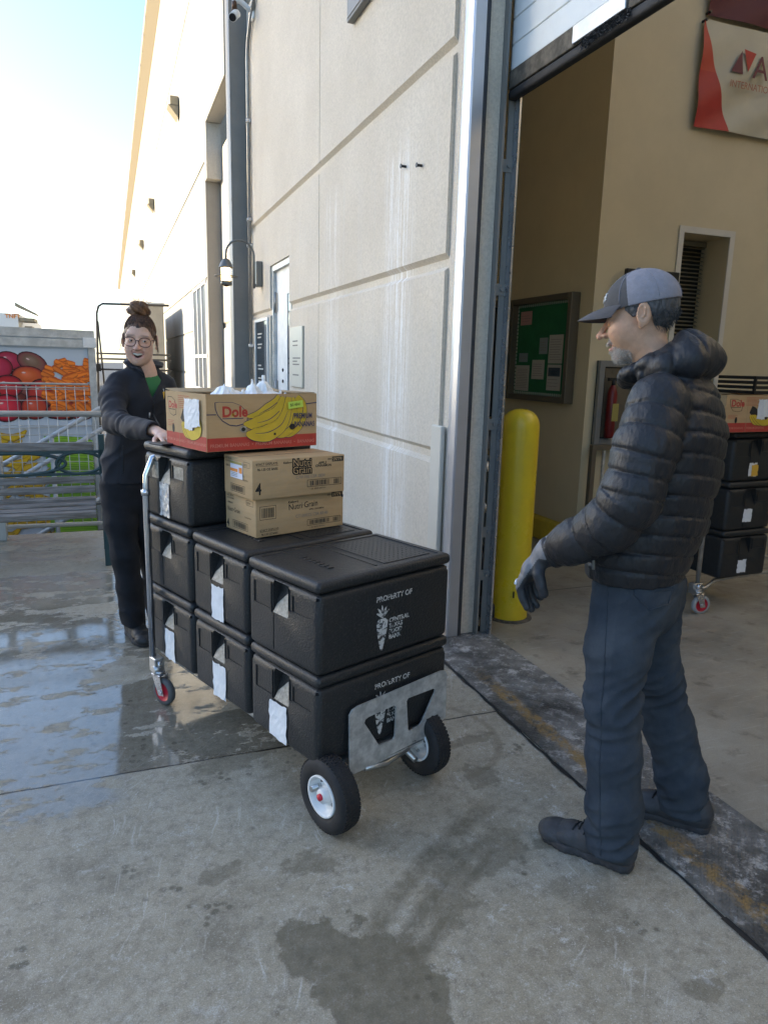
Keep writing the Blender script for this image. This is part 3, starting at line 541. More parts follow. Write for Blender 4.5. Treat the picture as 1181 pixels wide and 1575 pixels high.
m = MB(); m.tube([(0, 0, .0), (-.07, 0, .02), (-.16, 0, .08), (-.24, 0, .07)], [.035, .028, .03, .03], 10); m.box(-.03, -.001, -.05, .05, -.09, .09, .006, 1); m.build('bracket', M['white'], Cm)
m = MB(); m.cyl((-.22, 0, .06), (-.22, 0, -.02), .028, 12); m.build('joint', M['brass'], Cm)
m = MB(); m.tube([(-.17, .1, -.02), (-.2, .02, -.05), (-.26, -.12, -.15)], [.035, .045, .047], 16); m.build('housing', M['white'], Cm)
m = MB(); m.cyl((-.2601, -.1205, -.1503), (-.266, -.134, -.161), .038, 16); m.build('lens', M['black'], Cm)
m = MB(); m.box(WX-.05, WX-.002, 4.2, 5.27, 3.82, 4.9, .004, 1); b_ = m.build('sign_board', M['grey_dark'], None, 'bottom corner of a brown board mounted high on the concrete wall', 'board')
m = MB(); m.box(WX-.055, WX-.05, 4.22, 5.25, 3.84, 4.88); m.build('face_panel', M['bframe'], b_)
# small black anchors in the wall
for y, z in ((4.22, 2.66), (3.98, 2.61)):
    m = MB(); m.cyl((WX-.03, y, z), (WX+.01, y, z), .008, 8); m.cyl((WX-.034, y, z), (WX-.03, y, z), .014, 8)
    m.build('wall_anchor', M['black'], None, 'small black anchor stub in the wall at the top of the white streaks', 'anchor', 'anchors in the streaked wall')

# ---------------------------------------------------------------- overhead door, rolled part way
D = empty('overhead_door', (1.92, 3.4, 2.80), 0, 'raised white sectional overhead door with frayed black bottom seal', 'overhead door')
DM = Matrix.Translation((-2.0, -3.4, -2.80)); zb = 2.80
m = MB(); m.M = DM; z = zb+.13; k = 0
while z < 4.55:
    hgt = .115; m.box(1.99, 2.03, -1.3, 3.40, z, z+hgt-.006, .004, 1); m.box(1.995, 2.03, -1.3, 3.40, z+hgt-.007, z+hgt+.001); z += hgt; k += 1
m.build('door_panel', M['doorw'], D)
m = MB(); m.M = DM; m.box(1.982, 2.036, -1.3, 3.40, zb+.045, zb+.128, .003, 1); m.build('bottom_rail', M['fx'], D)
m = MB(); m.M = DM; m.box(1.985, 2.034, -1.3, 3.41, zb, zb+.043, .012, 2); m.build('bottom_seal', M['rubber'], D)
m = MB(); m.M = DM; m.box(1.972, 1.981, 2.52, 2.86, zb+.05, zb+.12, .002, 1); m.build('handle_plate', M['trim'], D)
m = MB(); m.M = DM; r = random.Random(5)
for i in range(420):
    y = 2.50+.30*r.random()**1.0; z = zb+.02+.05*r.random()*(1-abs(y-2.62)*2); m.tube([(1.985, y, z), (1.976, y+r.uniform(-.01, .01), z-.006), (1.972, y+r.uniform(-.02, .02), z-.010-r.random()*.014)], .0011, 3, sm=False)
m.build('brush', M['black'], D)

# ---------------------------------------------------------------- inside the dock
XB, YC = 3.60, 4.88
m = MB(); m.box(XB, 9.2, YC, YC+.35, 0, 1.2)     # below the window
m.box(XB, 4.42, YC, YC+.35, 1.2, 5.5); m.box(4.91, 9.2, YC, YC+.35, 1.2, 5.5); m.box(4.42, 4.91, YC, YC+.35, 2.62, 5.5)
m.box(XB, XB+.3, YC+.351, 6.36, 0, 5.5); m.box(XB, XB+.3, 6.36, 7.3, 0, 1.0); m.box(XB, XB+.3, 6.36, 7.3, 2.1, 5.5); m.box(XB, XB+.3, 7.3, 9.0, 0, 5.5)
m.build('interior_wall', M['wall_in'], W)
m = MB(); m.box(1.96, XB, 9.0, 9.2, 0, 5.5); m.box(9.2, 9.4, -6.2, YC+.35, 0, 10); m.box(1.96, 9.2, -6.4, -6.2, 0, 8.2); m.build('back_wall', M['wall_in'], W)  # far end raised above the ceiling, unseen, to bounce sun inside
m = MB(); m.box(2.001, 2.01, 3.62, 9.0, 0, 5.5); m.build('inner_lining', M['wall_low'], W)
m = MB(); m.box(1.96, 3.4, -6.3, 9.2, 5.5, 5.6); m.build('ceiling', M['wall_low'], W)  # stops short: unseen gap added to let sky light into the dock
m = MB(); m.box(XB+.1, XB+.12, 6.36, 7.3, 1.0, 2.1); m.build('hatch', M['darkwin'], W)
m = MB(); m.box(XB-.03, XB-.001, 6.30, 6.36, .98, 2.14); m.box(XB-.03, XB-.001, 6.36, 7.3, 2.1, 2.15); m.build('hatch_frame', M['bframe'], W)
# window with blinds
wn = empty('window', (4.42, YC, 1.2)); wn.parent = W
m = MB(); m.box(0, .49, .30, .31, 0, 1.42); m.build('pane', M['dark'], wn)
m = MB()
for i in range(40):
    z = .03+i*.034; m.box(.02, .47, .235, .262, z, z+.003, rot=Matrix.Rotation(.5, 4, 'X'))
m.box(.01, .48, .23, .27, 1.37, 1.41); m.build('blinds', M['blind'], wn)
m = MB()
for x0, x1, z0, z1 in ((-.05, 0, -.05, 1.47), (.49, .54, -.05, 1.47), (0, .49, 1.42, 1.47), (0, .49, -.05, 0)): m.box(x0, x1, -.012, -.001, z0, z1)
m.build('casing', M['wall_low'], wn)
# yellow curb
m = MB(); m.box(XB-.10, XB-.001, YC-.10, 8.9, .005, .20, .02, 2); m.box(XB, 4.6, YC-.10, YC-.001, .005, .20, .02, 2)
m.build('wheel_curb', M['curb'], None, 'low yellow curb along the foot of the interior wall', 'curb')
# bulletin board
B = empty('bulletin_board', (XB, 5.53, 1.67), 0, 'green bulletin board with pinned papers in a bronze frame', 'bulletin board')
m = MB(); m.box(-.03, -.003, -.45, .45, -.42, .42); m.build('felt', M['board'], B)
m = MB()
for y0, y1, z0, z1 in ((-.48, -.43, -.45, .45), (.43, .48, -.45, .45), (-.43, .43, .40, .45), (-.43, .43, -.45, -.40)): m.box(-.09, -.002, y0, y1, z0, z1, .004, 1)
m.build('frame', M['bframe'], B)
p = Print((-.031, .43, -.40), (0, -1, 0), (0, 0, 1), (-1, 0, 0))
for i in range(26): p.ell(.02+.033*i, .012, .014, .014, M['btrim'], 10); p.ell(.02+.033*i, .788, .014, .014, M['btrim'], 10)
for i in range(24): p.ell(.012, .02+.033*i, .014, .014, M['btrim'], 10)
p.build('scalloped_border', B)
def sheet(x0, y0, x1, y1, mt, lines=0, photo=0):
    p = Print((-.034, .43, -.40), (0, -1, 0), (0, 0, 1), (-1, 0, 0), .0015); p.rect(x0, y0, x1, y1, mt); p.layer = 2; r = random.Random(int(x0*999))
    for i in range(lines):
        z = y1-.03-(i+.5)*(y1-y0-.05)/lines; a = r.uniform(.01, .03); p.rect(x0+a, z, x1-r.uniform(.012, .05), z+.004, M['btext'])
    if photo: p.rect(x0+.015, y1-.1, x1-.015, y1-.025, M['bphoto'])
    p.build('pinned_paper', B)
sheet(.06, .62, .25, .74, M['bpink'], 3); sheet(.40, .36, .53, .50, M['bgrey'], 4); sheet(.55, .28, .76, .52, M['bpaper'], 9)
sheet(.03, .03, .26, .26, M['bpaper'], 12); sheet(.30, .14, .50, .31, M['bpaper'], 6); sheet(.55, .05, .76, .27, M['bpaper'], 6, 1); sheet(.07, .29, .22, .37, M['bgrey'], 2)
# banners on the tan wall
N_ = 26
def banner(name, x0, x1, z0, z1, mats_, f, lab, cat, sag=0.):
    e = empty(name, (x0, YC, z0), 0, lab, cat); me = bpy.data.meshes.new(name); nx, nz = 40, 30; v = []; fc = []; mi = []
    for j in range(nz+1):
        for i in range(nx+1):
            u, t = i/nx, j/nz; fold = .014*sin(9*u+7*(1-t)+3*u*u)*min(1, 4*u*(.3+t))+.012*sin(16*(u+.8*(1-t))+1)*(1-t*.4)
            v.append(((x1-x0)*u, -.03+fold-.012, (z1-z0)*t-sag*sin(pi*min(u, 1))*(t)))
    for j in range(nz):
        for i in range(nx): fc.append((j*(nx+1)+i, j*(nx+1)+i+1, (j+1)*(nx+1)+i+1, (j+1)*(nx+1)+i)); mi.append(f((i+.5)/nx, (j+.5)/nz))
    me.from_pydata(v, [], fc)
    for mm in mats_: me.materials.append(mm)
    me.polygons.foreach_set('material_index', mi); me.polygons.foreach_set('use_smooth', [True]*len(fc))
    o = bpy.data.objects.new('cloth', me); COL.objects.link(o); o.parent = e; return e
b1 = banner('banner', 4.38, 5.95, 3.40, 4.16, [M['banner'], M['banred'], M['banred2']], lambda u, t: 0, 'cream banner with a red triangle and maroon lettering on the tan wall', 'banner')
me = bpy.data.meshes.new('red_triangle'); v = []; fc = []; mi = []
for j in range(31):
    for i in range(9):
        t = j/30; u = (.34/1.57)*(1-t)*i/8; fold = .014*sin(9*u+7*(1-t)+3*u*u)*min(1, 4*u*(.3+t))+.012*sin(16*(u+.8*(1-t))+1)*(1-t*.4); v.append((1.57*u, -.042+fold-.003, .76*t))
for j in range(30):
    for i in range(8): fc.append((j*9+i, j*9+i+1, (j+1)*9+i+1, (j+1)*9+i)); mi.append(0 if j < 16 else 1)
me.from_pydata(v, [], fc); me.materials.append(M['banred']); me.materials.append(M['banred2']); me.polygons.foreach_set('material_index', mi); me.polygons.foreach_set('use_smooth', [True]*len(fc))
o = bpy.data.objects.new('red_triangle', me); COL.objects.link(o); o.parent = b1
p = Print((0, -.066, 0), (1, 0, 0), (0, 0, 1), (0, -1, 0), .001)
p.poly([(.285, .43), (.405, .42), (.375, .585)], M['bantxt']); p.poly([(.395, .60), (.52, .585), (.455, .445)], M['banred'])
p.text('A', .505, .41, .24, M['bantxt']); p.text('INTERNATIONAL', .285, .32, .072, M['bantx2'], sx=.95)
p.build('lettering', b1)
for x in (.0, 1.57):
    m = MB(); m.cyl((x+.012, -.05, .75), (x+.012, .0, .75), .01, 8); m.build('grommet', M['black'], b1)
b2 = banner('banner', 4.41, 6.1, 4.19, 5.1, [M['maroon']], lambda u, t: 0, 'dark maroon banner hanging above the cream one', 'banner')
for x in (.0, 1.69):
    m = MB(); m.cyl((x+.012, -.05, .02), (x+.012, .0, .02), .01, 8); m.build('grommet', M['black'], b2)
# monitor, extinguisher cabinet, rail
T = empty('wall_monitor', (4.07, YC, 2.12), 0, 'flat black monitor mounted on the wall behind the man\'s cap', 'monitor')
m = MB(); m.box(-.26, .26, -.11, -.07, -.15, .17, .006, 1); m.build('screen', M['black'], T); m = MB(); m.box(-.06, .06, -.07, -.001, -.06, .06); m.build('bracket', M['grey_dark'], T)
X_ = empty('extinguisher_cabinet', (3.92, YC, .9), 0, 'dark metal fire extinguisher cabinet on the wall beside the man', 'cabinet')
m = MB(); m.box(-.24, .24, -.012, -.002, 0, .68); m.build('back', M['darkwin'], X_)
m = MB()
for x0, x1, z0, z1 in ((-.24, -.19, 0, .68), (.19, .24, 0, .68), (-.19, .19, .63, .68), (-.19, .19, 0, .05)): m.box(x0, x1, -.05, -.013, z0, z1, .003, 1)
m.build('frame', M['grey_dark'], X_)
m = MB(); m.box(-.172, .185, -.032, -.025, .06, .62); m.box(-.11, .12, -.036, -.032, .58, .6); m.build('door', M['bframe'], X_)
E_ = empty('fire_extinguisher', (3.80, YC-.075, .96), 0, 'red fire extinguisher with a yellow tag at the cabinet', 'fire extinguisher')
m = MB(); m.lathe([(0, 0), (.036, 0), (.04, .02), (.04, .36), (.025, .41), (.013, .43)], n=16); m.build('cylinder', M['extred'], E_)
m = MB(); m.cyl((0, 0, .42), (0, 0, .47), .016, 8); m.box(-.05, .03, -.012, .012, .46, .485); m.build('valve', M['black'], E_)
m = MB(); m.box(-.03, .03, -.055, -.051, .14, .28); m.build('tag', M['exty'], E_)
G = empty('guard_rail', (3.64, YC-.07, 0), 0, 'grey barred guard frame standing against the interior wall', 'rail')
m = MB(); m.box(0, 1.1, -.02, .02, .86, .90); m.box(0, .04, -.02, .02, 0, .86); m.box(1.06, 1.1, -.02, .02, 0, .86); m.box(.04, 1.06, -.02, .02, .08, .12); m.build('frame', M['bframe'], G)
m = MB()
for i in range(9): m.box(.12+i*.105, .14+i*.105, -.01, .01, .12, .86)
m.build('bars', M['alu'], G)
# yellow bollard
Bo = empty('bollard', (2.215, 3.60, 0), 0, 'round-topped yellow steel bollard just inside the doorway', 'bollard')
m = MB(); R_ = .112; m.lathe([(R_, .004), (R_, 1.16), (R_*.985, 1.185), (R_*.93, 1.21), (R_*.8, 1.235), (R_*.6, 1.256), (R_*.32, 1.268), (0, 1.272)], n=40); m.build('post', M['bollard'], Bo)
m = MB(); m.lathe([(R_+.03, .0045), (R_+.01, .012), (R_+.001, .014)], n=32); m.build('base_sealant', M['fx'], Bo)
m = MB(); m.box(-.045, -.037, -.1135, -.109, .16, .2, 0); m.build('chip', M['black'], Bo)
# clutter behind the track
m = MB(); m.box(3.32, XB-.032, 6.1, 7.0, .93, .98, .004, 1); cs = m.build('counter_shelf', M['white'], None, 'white counter shelf under the dark hatch', 'shelf')
for y in (6.2, 6.9): m = MB(); m.box(3.5, 3.56, y, y+.04, .7, .93); m.build('bracket', M['grey_dark'], cs)
sb = empty('spray_bottle', (3.45, 6.28, .981), 0, 'spray bottle with a yellow trigger on the counter shelf', 'spray bottle')
m = MB(); m.lathe([(0, 0), (.04, 0), (.042, .02), (.04, .11), (.018, .15), (.015, .17)], n=16); m.build('bottle', M['clear'], sb)
m = MB(); m.box(-.015, .015, -.06, .03, .17, .21, .006, 1); m.box(-.008, .008, -.05, -.035, .12, .17); m.box(-.02, .02, -.02, .02, .155, .17); m.build('trigger', M['yspray'], sb)
bn = empty('waste_bin', (2.44, 4.55, 0), 0, 'grey waste bin with a white liner and black lid behind the door track', 'waste bin')
m = MB(); m.lathe([(0, .005), (.15, .005), (.2, .78), (.215, .78), (.215, .81), (.195, .81)], n=24); m.build('body', M['bingrey'], bn)
m = MB(); m.lathe([(.216, .80), (.235, .79), (.225, .84), (.20, .86), (.19, .83)], n=24); m.build('liner', M['bag'], bn)
m = MB(); m.lathe([(.235, .95), (.22, 1.0), (.12, 1.06), (0, 1.08)], n=24); m.lathe([(.235, .95), (.0, .94)], n=24); m.cyl((0.19, 0.02, .8), (.19, .02, .96), .02, 8); m.build('lid', M['black'], bn)
m = MB(); m.tube([(2.36, 4.35, .62), (2.50, 4.05, .3), (2.53, 3.98, .2)], .018, 8); bb = m.build('broom_handle', M['white'], None, 'white pole leaning behind the yellow bollard', 'pole')
bg = empty('backpack', (2.20, 3.98, .0), 0, 'black backpack slumped on the floor behind the bollard', 'backpack')
v, f_ = sdf_mesh(lambda P: smin(ell(P, (0, 0, .17), (.10, .13, .18)), ell(P, (.02, -.05, .1), (.09, .11, .11)), .05)+.006*wr(P, 40, 2), (-.2, -.25, .004), (.2, .25, .45), .012)
organic([(v, f_)], 'body', M['black'], bg)
m = MB(); m.tube([(.02, -.05, .33), (-.05, -.06, .42), (-.07, -.02, .5), (-.06, .02, .4), (0, .05, .32)], .014, 8); m.build('strap', M['black'], bg)
m = MB(); m.box(-.02, .04, -.172, -.168, .1, .2); m.build('patch', M['bpaper'], bg)
m = MB(); m.box(2.02, 2.16, 3.58, 3.72, .005, .10, .02, 2); m.cyl((2.03, 3.65, .11), (2.2, 3.68, .11), .02, 10); dm = m.build('door_stop', M['seal'], None, 'dark rubber door stop on the floor by the track', 'door stop')

# ---------------------------------------------------------------- long warehouse beyond
F = empty('long_warehouse', (1.48, 11.85, 0), 0, 'tall sunlit pale warehouse running into the distance with a cream gutter', 'building')
FM = Matrix.Translation((-1.48, -11.85, 0)); H2 = 9.9
def fpan(y0, y1, z0, z1, x=1.48, th=.22):
    m.box(x, x+th, y0+.012, y1-.012, z0+.02, z1-.02)
m = MB(); m.M = FM; m.box(1.50, 9, 11.87, 95, -1.25, H2-.02)
ysl = [11.85, 14.05, 18.4, 23, 28, 33, 39, 46, 54, 63, 74, 95]
for a, b in zip(ysl, ysl[1:]):
    zz = [-1.25, 1.25, 2.02, 2.77, 4.45, 7.2, H2]
    for c, d in zip(zz, zz[1:]):
        if a < 12 and c >= 1.0 and d <= 2.8: continue
        if a < 12 and c < 1 < d: fpan(a, b, c, .98); continue
        fpan(a, b, c, d)
fpan(11.85, 12.0, .98, 2.77); fpan(13.92, 14.05, .98, 2.77)
m.build('wall', M['wall_far'], F)
m = MB(); m.M = FM; m.box(1.478, 1.70, 11.6, 11.848, 4.17, 4.94); m.box(1.478, 1.70, 9.71, 11.848, 4.945, 8.2); m.box(1.56, 9, 9.72, 11.86, 8.21, H2-.02); m.build('upper_wall', M['wall_far'], F)
m = MB(); m.M = FM; m.box(1.482, 1.70, 11.80, 11.849, -1.25, 4.165); m.build('shaded_end_panel', M['grey_dark'], F)  # wall end that faces away from the sun, its shade painted dark grey
m = MB(); m.M = FM
m.prism([(1.48, 9.7, H2-.35), (1.22, 9.7, H2-.12), (1.22, 9.7, H2+.06), (1.5, 9.7, H2+.1)], (0, 85, 0)); m.build('gutter', M['gutter'], F)
m = MB(); m.M = FM
for i in range(80): m.box(1.213, 1.225, 10+i*1.05, 10.03+i*1.05, H2-.14, H2+.07)
m.build('gutter_seam', M['trim'], F)
wf = empty('window', (0, .15, .98)); wf.parent = F
m = MB(); m.box(.008, .018, 0, 1.92, 0, 1.79); m.build('pane', M['pane'], wf)
m = MB()
for y in (0, .62, 1.24, 1.86): m.box(-.010, .0075, y, y+.06, 0, 1.79)
for z in (0, .57, 1.73): m.box(-.013, .007, 0, 1.92, z, z+.05)
m.build('frame', M['white'], wf)
for i, (y, z) in enumerate(((15.6, 6.3), (24.1, 6.1), (31.6, 6.0), (42, 6.0))):
    m = MB(); m.M = Matrix.Translation((1.47, y, z)); m.box(-.16, 0, -.18, .18, -.02, .16, .01, 1); m.prism([(-.2, -.18, 0), (-.02, -.18, -.22), (0, -.18, 0)], (0, .36, 0)); f0 = m.build('flood_light', M['gutter'], None, ['cream wedge floodlight nearest on the sunlit warehouse wall', 'second cream floodlight along the sunlit wall', 'third cream floodlight along the sunlit wall', 'farthest cream floodlight along the sunlit wall'][i], 'floodlight', 'floodlights on the long warehouse')

# added block, out of view, placed only to shade the apron and wall
nb = empty('shade_block', (-45, 3, 0), 0, 'plain pale block added out of view to shade the apron', 'building')
m = MB(); m.box(-20, 0, -60, 31.4, -1.25, 19.2); m.build('wall', M['farwhite'], nb)
m = MB(); m.box(-20.2, .2, -60.2, 31.5, 19.2, 19.5); m.build('roof', M['grey_dark'], nb)

# ---------------------------------------------------------------- fence, rails, bench
FN = empty('mesh_fence', (-.9, 6.45, 0), radians(-3), 'white galvanised wire mesh fence behind the bench', 'fence')
def fence_section(x0, x1, z0, z1, dx, dz, r=.0035):
    m = MB(); x = x0
    while x < x1: m.cyl((x, 0, z0), (x, 0, z1), r, 5); x += dx
    z = z0+dz
    while z < z1: m.cyl((x0, .006, z), (x1, .006, z), r, 5); z += dz
    return m
fence_section(-3.2, 1.0, .12, 1.03, .072, .075).build('mesh', M['fencew'], FN)
fence_section(-3.2, .72, 1.06, 1.27, .072, .09, .003).build('top_mesh', M['fencew'], FN)
for z, r, x1 in ((1.045, .022, 1.0), (1.285, .008, .72), (1.255, .005, .72), (.11, .018, 1.0)):
    m = MB(); m.cyl((-3.2, 0, z), (x1, 0, z), r, 10); m.build('rail', M['rail'], FN)
for x in (-2.6, -1.35, .0, 1.0):
    m = MB(); m.box(x-.03, x+.03, -.03, .03, 0, 1.03, .004, 1); m.build('post', M['rail'], FN)
m = MB(); m.tube([(-3.2, -.02, .235), (-1, -.02, .25), (0, -.03, .262), (1, -.02, .29)], .006, 6); m.build('cable', M['black'], FN)
HR = empty('stair_handrail', (0, 7.3, 0), 0, 'sloping grey double handrail of the stair beyond the fence', 'handrail')
for (x0, z0, x1, z1) in ((-1.5, .2, .05, 1.13), (-1.45, .02, .05, .93), (-1.0, -.33, .05, .28)):
    m = MB(); m.cyl((x0, 0, z0), (x1, 0, z1), .022, 10); m.build('rail', M['rail'], HR)
for x in (-1.3, -.55, .05):
    m = MB(); m.cyl((x, 0, -1.25), (x, 0, 1.1+x*.6), .02, 10); m.build('post', M['rail'], HR)
BN = empty('bench', (-.86, 5.9, 0), radians(1.5), 'weathered wooden slat bench with green iron scrollwork back', 'bench')
def slat(z, y, h, d, rx=0):
    m = MB(); m.box(-.9, .70, y, y+d, z, z+h, .006, 2); m.build('slat', M['wood'], BN)
slat(.80, .0, .062, .03); slat(.545, -.02, .055, .03); slat(.475, -.05, .055, .03); slat(.42, -.14, .03, .09); slat(.40, -.26, .03, .1); slat(.385, -.39, .03, .11); slat(.365, -.50, .045, .09)
def ironring(cx, rx, rz):
    return [(cx+rx*cos(t), .015, .70+rz*sin(t)) for t in np.linspace(0, 2*pi, 40)[:-1]]
m = MB()
for cx in (-.60, -.22, .16, .54-.05): pass
m.box(-.9, .74, .005, .03, .775, .797); m.box(-.9, .74, .005, .03, .605, .627)
for cx in (-.50, .14): m.tube(ironring(cx, .36, .084), .013, 8, closed=True)
m.tube(ironring(.60, .165, .084), .013, 8, closed=True)
m.tube([(.40, .016, .62), (.455, .016, .70), (.52, .016, .785)], .011, 8)
m.box(.735, .765, .0, .035, .6, .80); m.build('iron_back', M['iron'], BN)
for x in (-.93, .76):
    m = MB(); m.box(x-.02, x+.025, .0, .045, 0, .92, .004, 1); m.box(x-.02, x+.025, -.5, -.455, 0, .40, .004, 1); m.box(x-.02, x+.025, -.5, .0, .355, .385, .003, 1)
    m.tube([(x, .0, .6), (x, -.2, .63), (x, -.42, .61), (x, -.48, .5), (x, -.48, .4)], .018, 8); m.build('leg', M['iron'], BN)

# ---------------------------------------------------------------- delivery truck with the printed fruit wrap
TR = empty('delivery_truck', (-.215, 10.0, -1.25), radians(20), 'white box truck printed with fruit and vegetables behind the fence', 'truck')
zt = 3.0
m = MB(); m.box(-5.2, 0, 0, 2.3, .55, zt, .0); m.build('cargo_box', M['panel'], TR)
m = MB(); m.box(-5.25, .03, -.03, .02, zt-.02, zt+.06); m.box(-5.25, .03, -.045, .015, zt-.13, zt-.03); m.box(-5.25, .03, -.03, 2.33, zt+.061, zt+.085); m.build('top_rail', M['trim'], TR)
m = MB(); m.box(-.055, .035, -.02, .04, .5, zt-.135); m.build('corner_post', M['trim'], TR)
m = MB(); m.box(-.12, .04, -.055, -.046, zt-.125, zt+.0); m.build('corner_casting', M['white'], TR)
m = MB(); m.box(.04, .07, .1, 2.2, .6, zt-.1); m.build('rear_door', M['white'], TR)
m = MB(); m.box(-5.2, .05, .1, 2.2, .42, .54); m.build('chassis', M['black'], TR)
for x in (-.9, -4.3):
    m = MB(); m.M = Matrix.Translation((x, .12, .46)) @ Matrix.Rotation(pi/2, 4, 'X'); m.lathe([(0, .0), (.2, .0), (.24, .04), (.44, .05), (.46, 0), (.46, -.25), (0, -.25)], n=28); m.build('wheel', M['rubber'], TR)
class Wrap:     # photographic print: colour per point, drawn as fans and strips
    def __init__(s): s.v = []; s.f = []; s.c = []; s.k = 0
    def blob(s, x, z, rx, rz, rot, c0, c1, hx=.25, hz=.3, n=18):
        s.k += 1; y = -.00008*s.k-.003; b = len(s.v); c, d = cos(rot), sin(rot)
        def P(u, w_): return (x+rx*u*c-rz*w_*d, y, z+rx*u*d+rz*w_*c)
        s.v.append(P(-hx, hz)); s.c.append(tuple(min(1, q*1.25+.05) for q in c0))
        for r, cc in ((.45, c0), (.8, tuple(.6*a+.4*bb for a, bb in zip(c0, c1))), (1, tuple(q*.5 for q in c1))):
            for i in range(n):
                t = 2*pi*i/n; o = (1-r)*.8; s.v.append(P(r*cos(t)-hx*o, r*sin(t)+hz*o)); s.c.append(cc)
        for i in range(n): s.f.append((b, b+1+i, b+1+(i+1) % n))
        for q in (0, 1):
            for i in range(n): s.f.append((b+1+q*n+i, b+1+(q+1)*n+i, b+1+(q+1)*n+(i+1) % n, b+1+q*n+(i+1) % n))
    def band(s, pts, ws, c0, c1):
        s.k += 1; y = -.00008*s.k-.003; b = len(s.v); n = len(pts)
        for i in range(n):
            p0 = Vector(pts[max(i-1, 0)]); p1 = Vector(pts[min(i+1, n-1)]); d = (p1-p0).normalized(); nn = Vector((-d.y, d.x)); p = Vector(pts[i])
            for q, cc in ((1, c1), (.35, c0), (-.4, c0), (-1, tuple(k_*.55 for k_ in c1))): a = p+nn*ws[i]*q; s.v.append((a.x, y, a.y)); s.c.append(cc)
        for i in range(n-1):
            for q in range(3): s.f.append((b+i*4+q, b+i*4+q+1, b+i*4+q+5, b+i*4+q+4))
    def build(s, name, parent):
        me = bpy.data.meshes.new(name); me.from_pydata(s.v, [], s.f); ca = me.color_attributes.new('Col', 'FLOAT_COLOR', 'POINT')
        for i, c in enumerate(s.c): ca.data[i].color = (*c, 1)
        me.materials.append(M['print']); o = bpy.data.objects.new(name, me); COL.objects.link(o); o.parent = parent; return o
wp = Wrap(); r = random.Random(11)
zb1 = 1.93     # bottom of the upper picture
for i in range(46):    # dark gaps between fruit
    x = -.12-1.4*r.random(); wp.blob(x, zb1+.12+.40*r.random()*(1 if x < -.5 else .85), .10, .09, 0, (.16, .02, .012), (.06, .008, .006))
KX, KZ = .0091, .0092
def PX(px, py): return (-(134-px)*KX, 3.07-(py-516)*KZ)
RED, DRED = (.70, .02, .045), (.36, .0, .02)
for (px, py, a, b_, ro, c0, c1) in ((4, 556, 15, 13, .3, (.42, .02, .05), DRED), (27, 557, 16, 11, -.2, (.40, .02, .06), DRED), (55, 559, 19, 12, -.45, (.19, .10, .06), (.30, .02, .05)), (0, 585, 12, 17, .2, (.38, .20, .04), (.26, .05, .03)),
    (13, 567, 17, 14, .2, (.46, .02, .06), DRED), (49, 577, 20, 13, -.08, (.62, .10, .02), (.42, .015, .02)), (23, 590, 18, 14, .1, (.50, .015, .02), DRED), (64, 600, 18, 19, -.2, (.50, .03, .02), (.32, .01, .015)), (4, 608, 11, 16, 0, (.28, .16, .04), (.2, .05, .02)),
    (19, 618, 19, 17, .15, RED, DRED), (54, 618, 17, 15, -.1, (.58, .06, .02), (.34, .01, .015)), (90, 622, 22, 12, .1, (.50, .05, .02), (.3, .01, .02)), (115, 626, 16, 10, 0, (.45, .03, .02), (.28, .01, .02)), (-14, 600, 18, 20, 0, RED, DRED), (-18, 565, 16, 16, 0, RED, DRED), (-34, 620, 18, 18, 0, (.5, .08, .03), DRED)):
    x, z = PX(px, py); wp.blob(x, z, a*KX*1.06, b_*KZ*1.08, ro, tuple(q*.12 for q in c1), tuple(q*.1 for q in c1), n=20); wp.blob(x, z, a*KX, b_*KZ, ro, c0, c1); wp.blob(x-a*KX*.28, z+b_*KZ*.38, a*KX*.16, b_*KZ*.10, ro, (.7, .45, .42), c0, n=8)
for i in range(105):
    t = i/105; py = 557+72*t+r.uniform(-3, 3); x0 = 70+max(0, 8-30*t) if py > 575 else 84-(py-555)*.6; px = r.uniform(x0, 131)
    if py > 606 and r.random() < .35: continue
    a = r.uniform(-.9, -.1) if r.random() < .55 else r.uniform(-.15, .5); l = r.uniform(7, 13)*KX; wd = r.uniform(2.9, 4.3)*KX; x, z = PX(px, py)
    g = r.uniform(.75, 1.05); ct = max(-.06-x, .02)/max(cos(a), .2); l1 = min(l, ct); pts = [(x+q*cos(a), z+q*sin(a)) for q in (-l, -l*.88, -l*.3, l1*.5, l1*.85, l1)]
    wp.band(pts, [wd*.45, wd, wd*1.05, wd*.9, wd*.7, wd*.4], (.95*g, .22*g, .02), (.50*g, .05*g, .004))
for (px, py, s_) in ((2, 662, 1), (14, 668, 1.1), (24, 655, .9), (36, 672, 1.1), (8, 680, 1), (46, 682, .9), (24, 690, 1), (-10, 655, 1)):
    x, z = PX(px, py); wp.band([(x-.20*s_, z+.05), (x-.1*s_, z-.0), (x, z-.02), (x+.12*s_, z+.02), (x+.17*s_, z+.07)], [.015, .04, .05, .036, .012], (.66, .40, .02), (.45, .22, .01))
for i in range(90):
    px = r.uniform(-30, 70 if i % 2 else 52); py = r.uniform(690, 840); a = r.uniform(-.4, .8); g = r.uniform(.75, 1.1); x, z = PX(px, py)
    wp.band([(x+.15*q*cos(a)-.04*(1-q*q)*sin(a), z+.15*q*sin(a)-.06*(1-q*q)) for q in (-1, -.6, 0, .6, 1)], [.012, .036, .045, .034, .012], (.64*g, .38*g, .03), (.42*g, .22*g, .012))
for i in range(44):
    z = 1.76-1.30*i/44; g = r.uniform(.6, 1.1); x0 = -.66+.06*r.random(); wp.band([(x0, z), (x0+.22, z-.02), (x0+.5, z-.045), (-.07, z-.08)], [.02, .032, .026, .018], (.26*g, .50*g, .045), (.10*g, .27*g, .02))
wp.build('printed_wrap', TR)
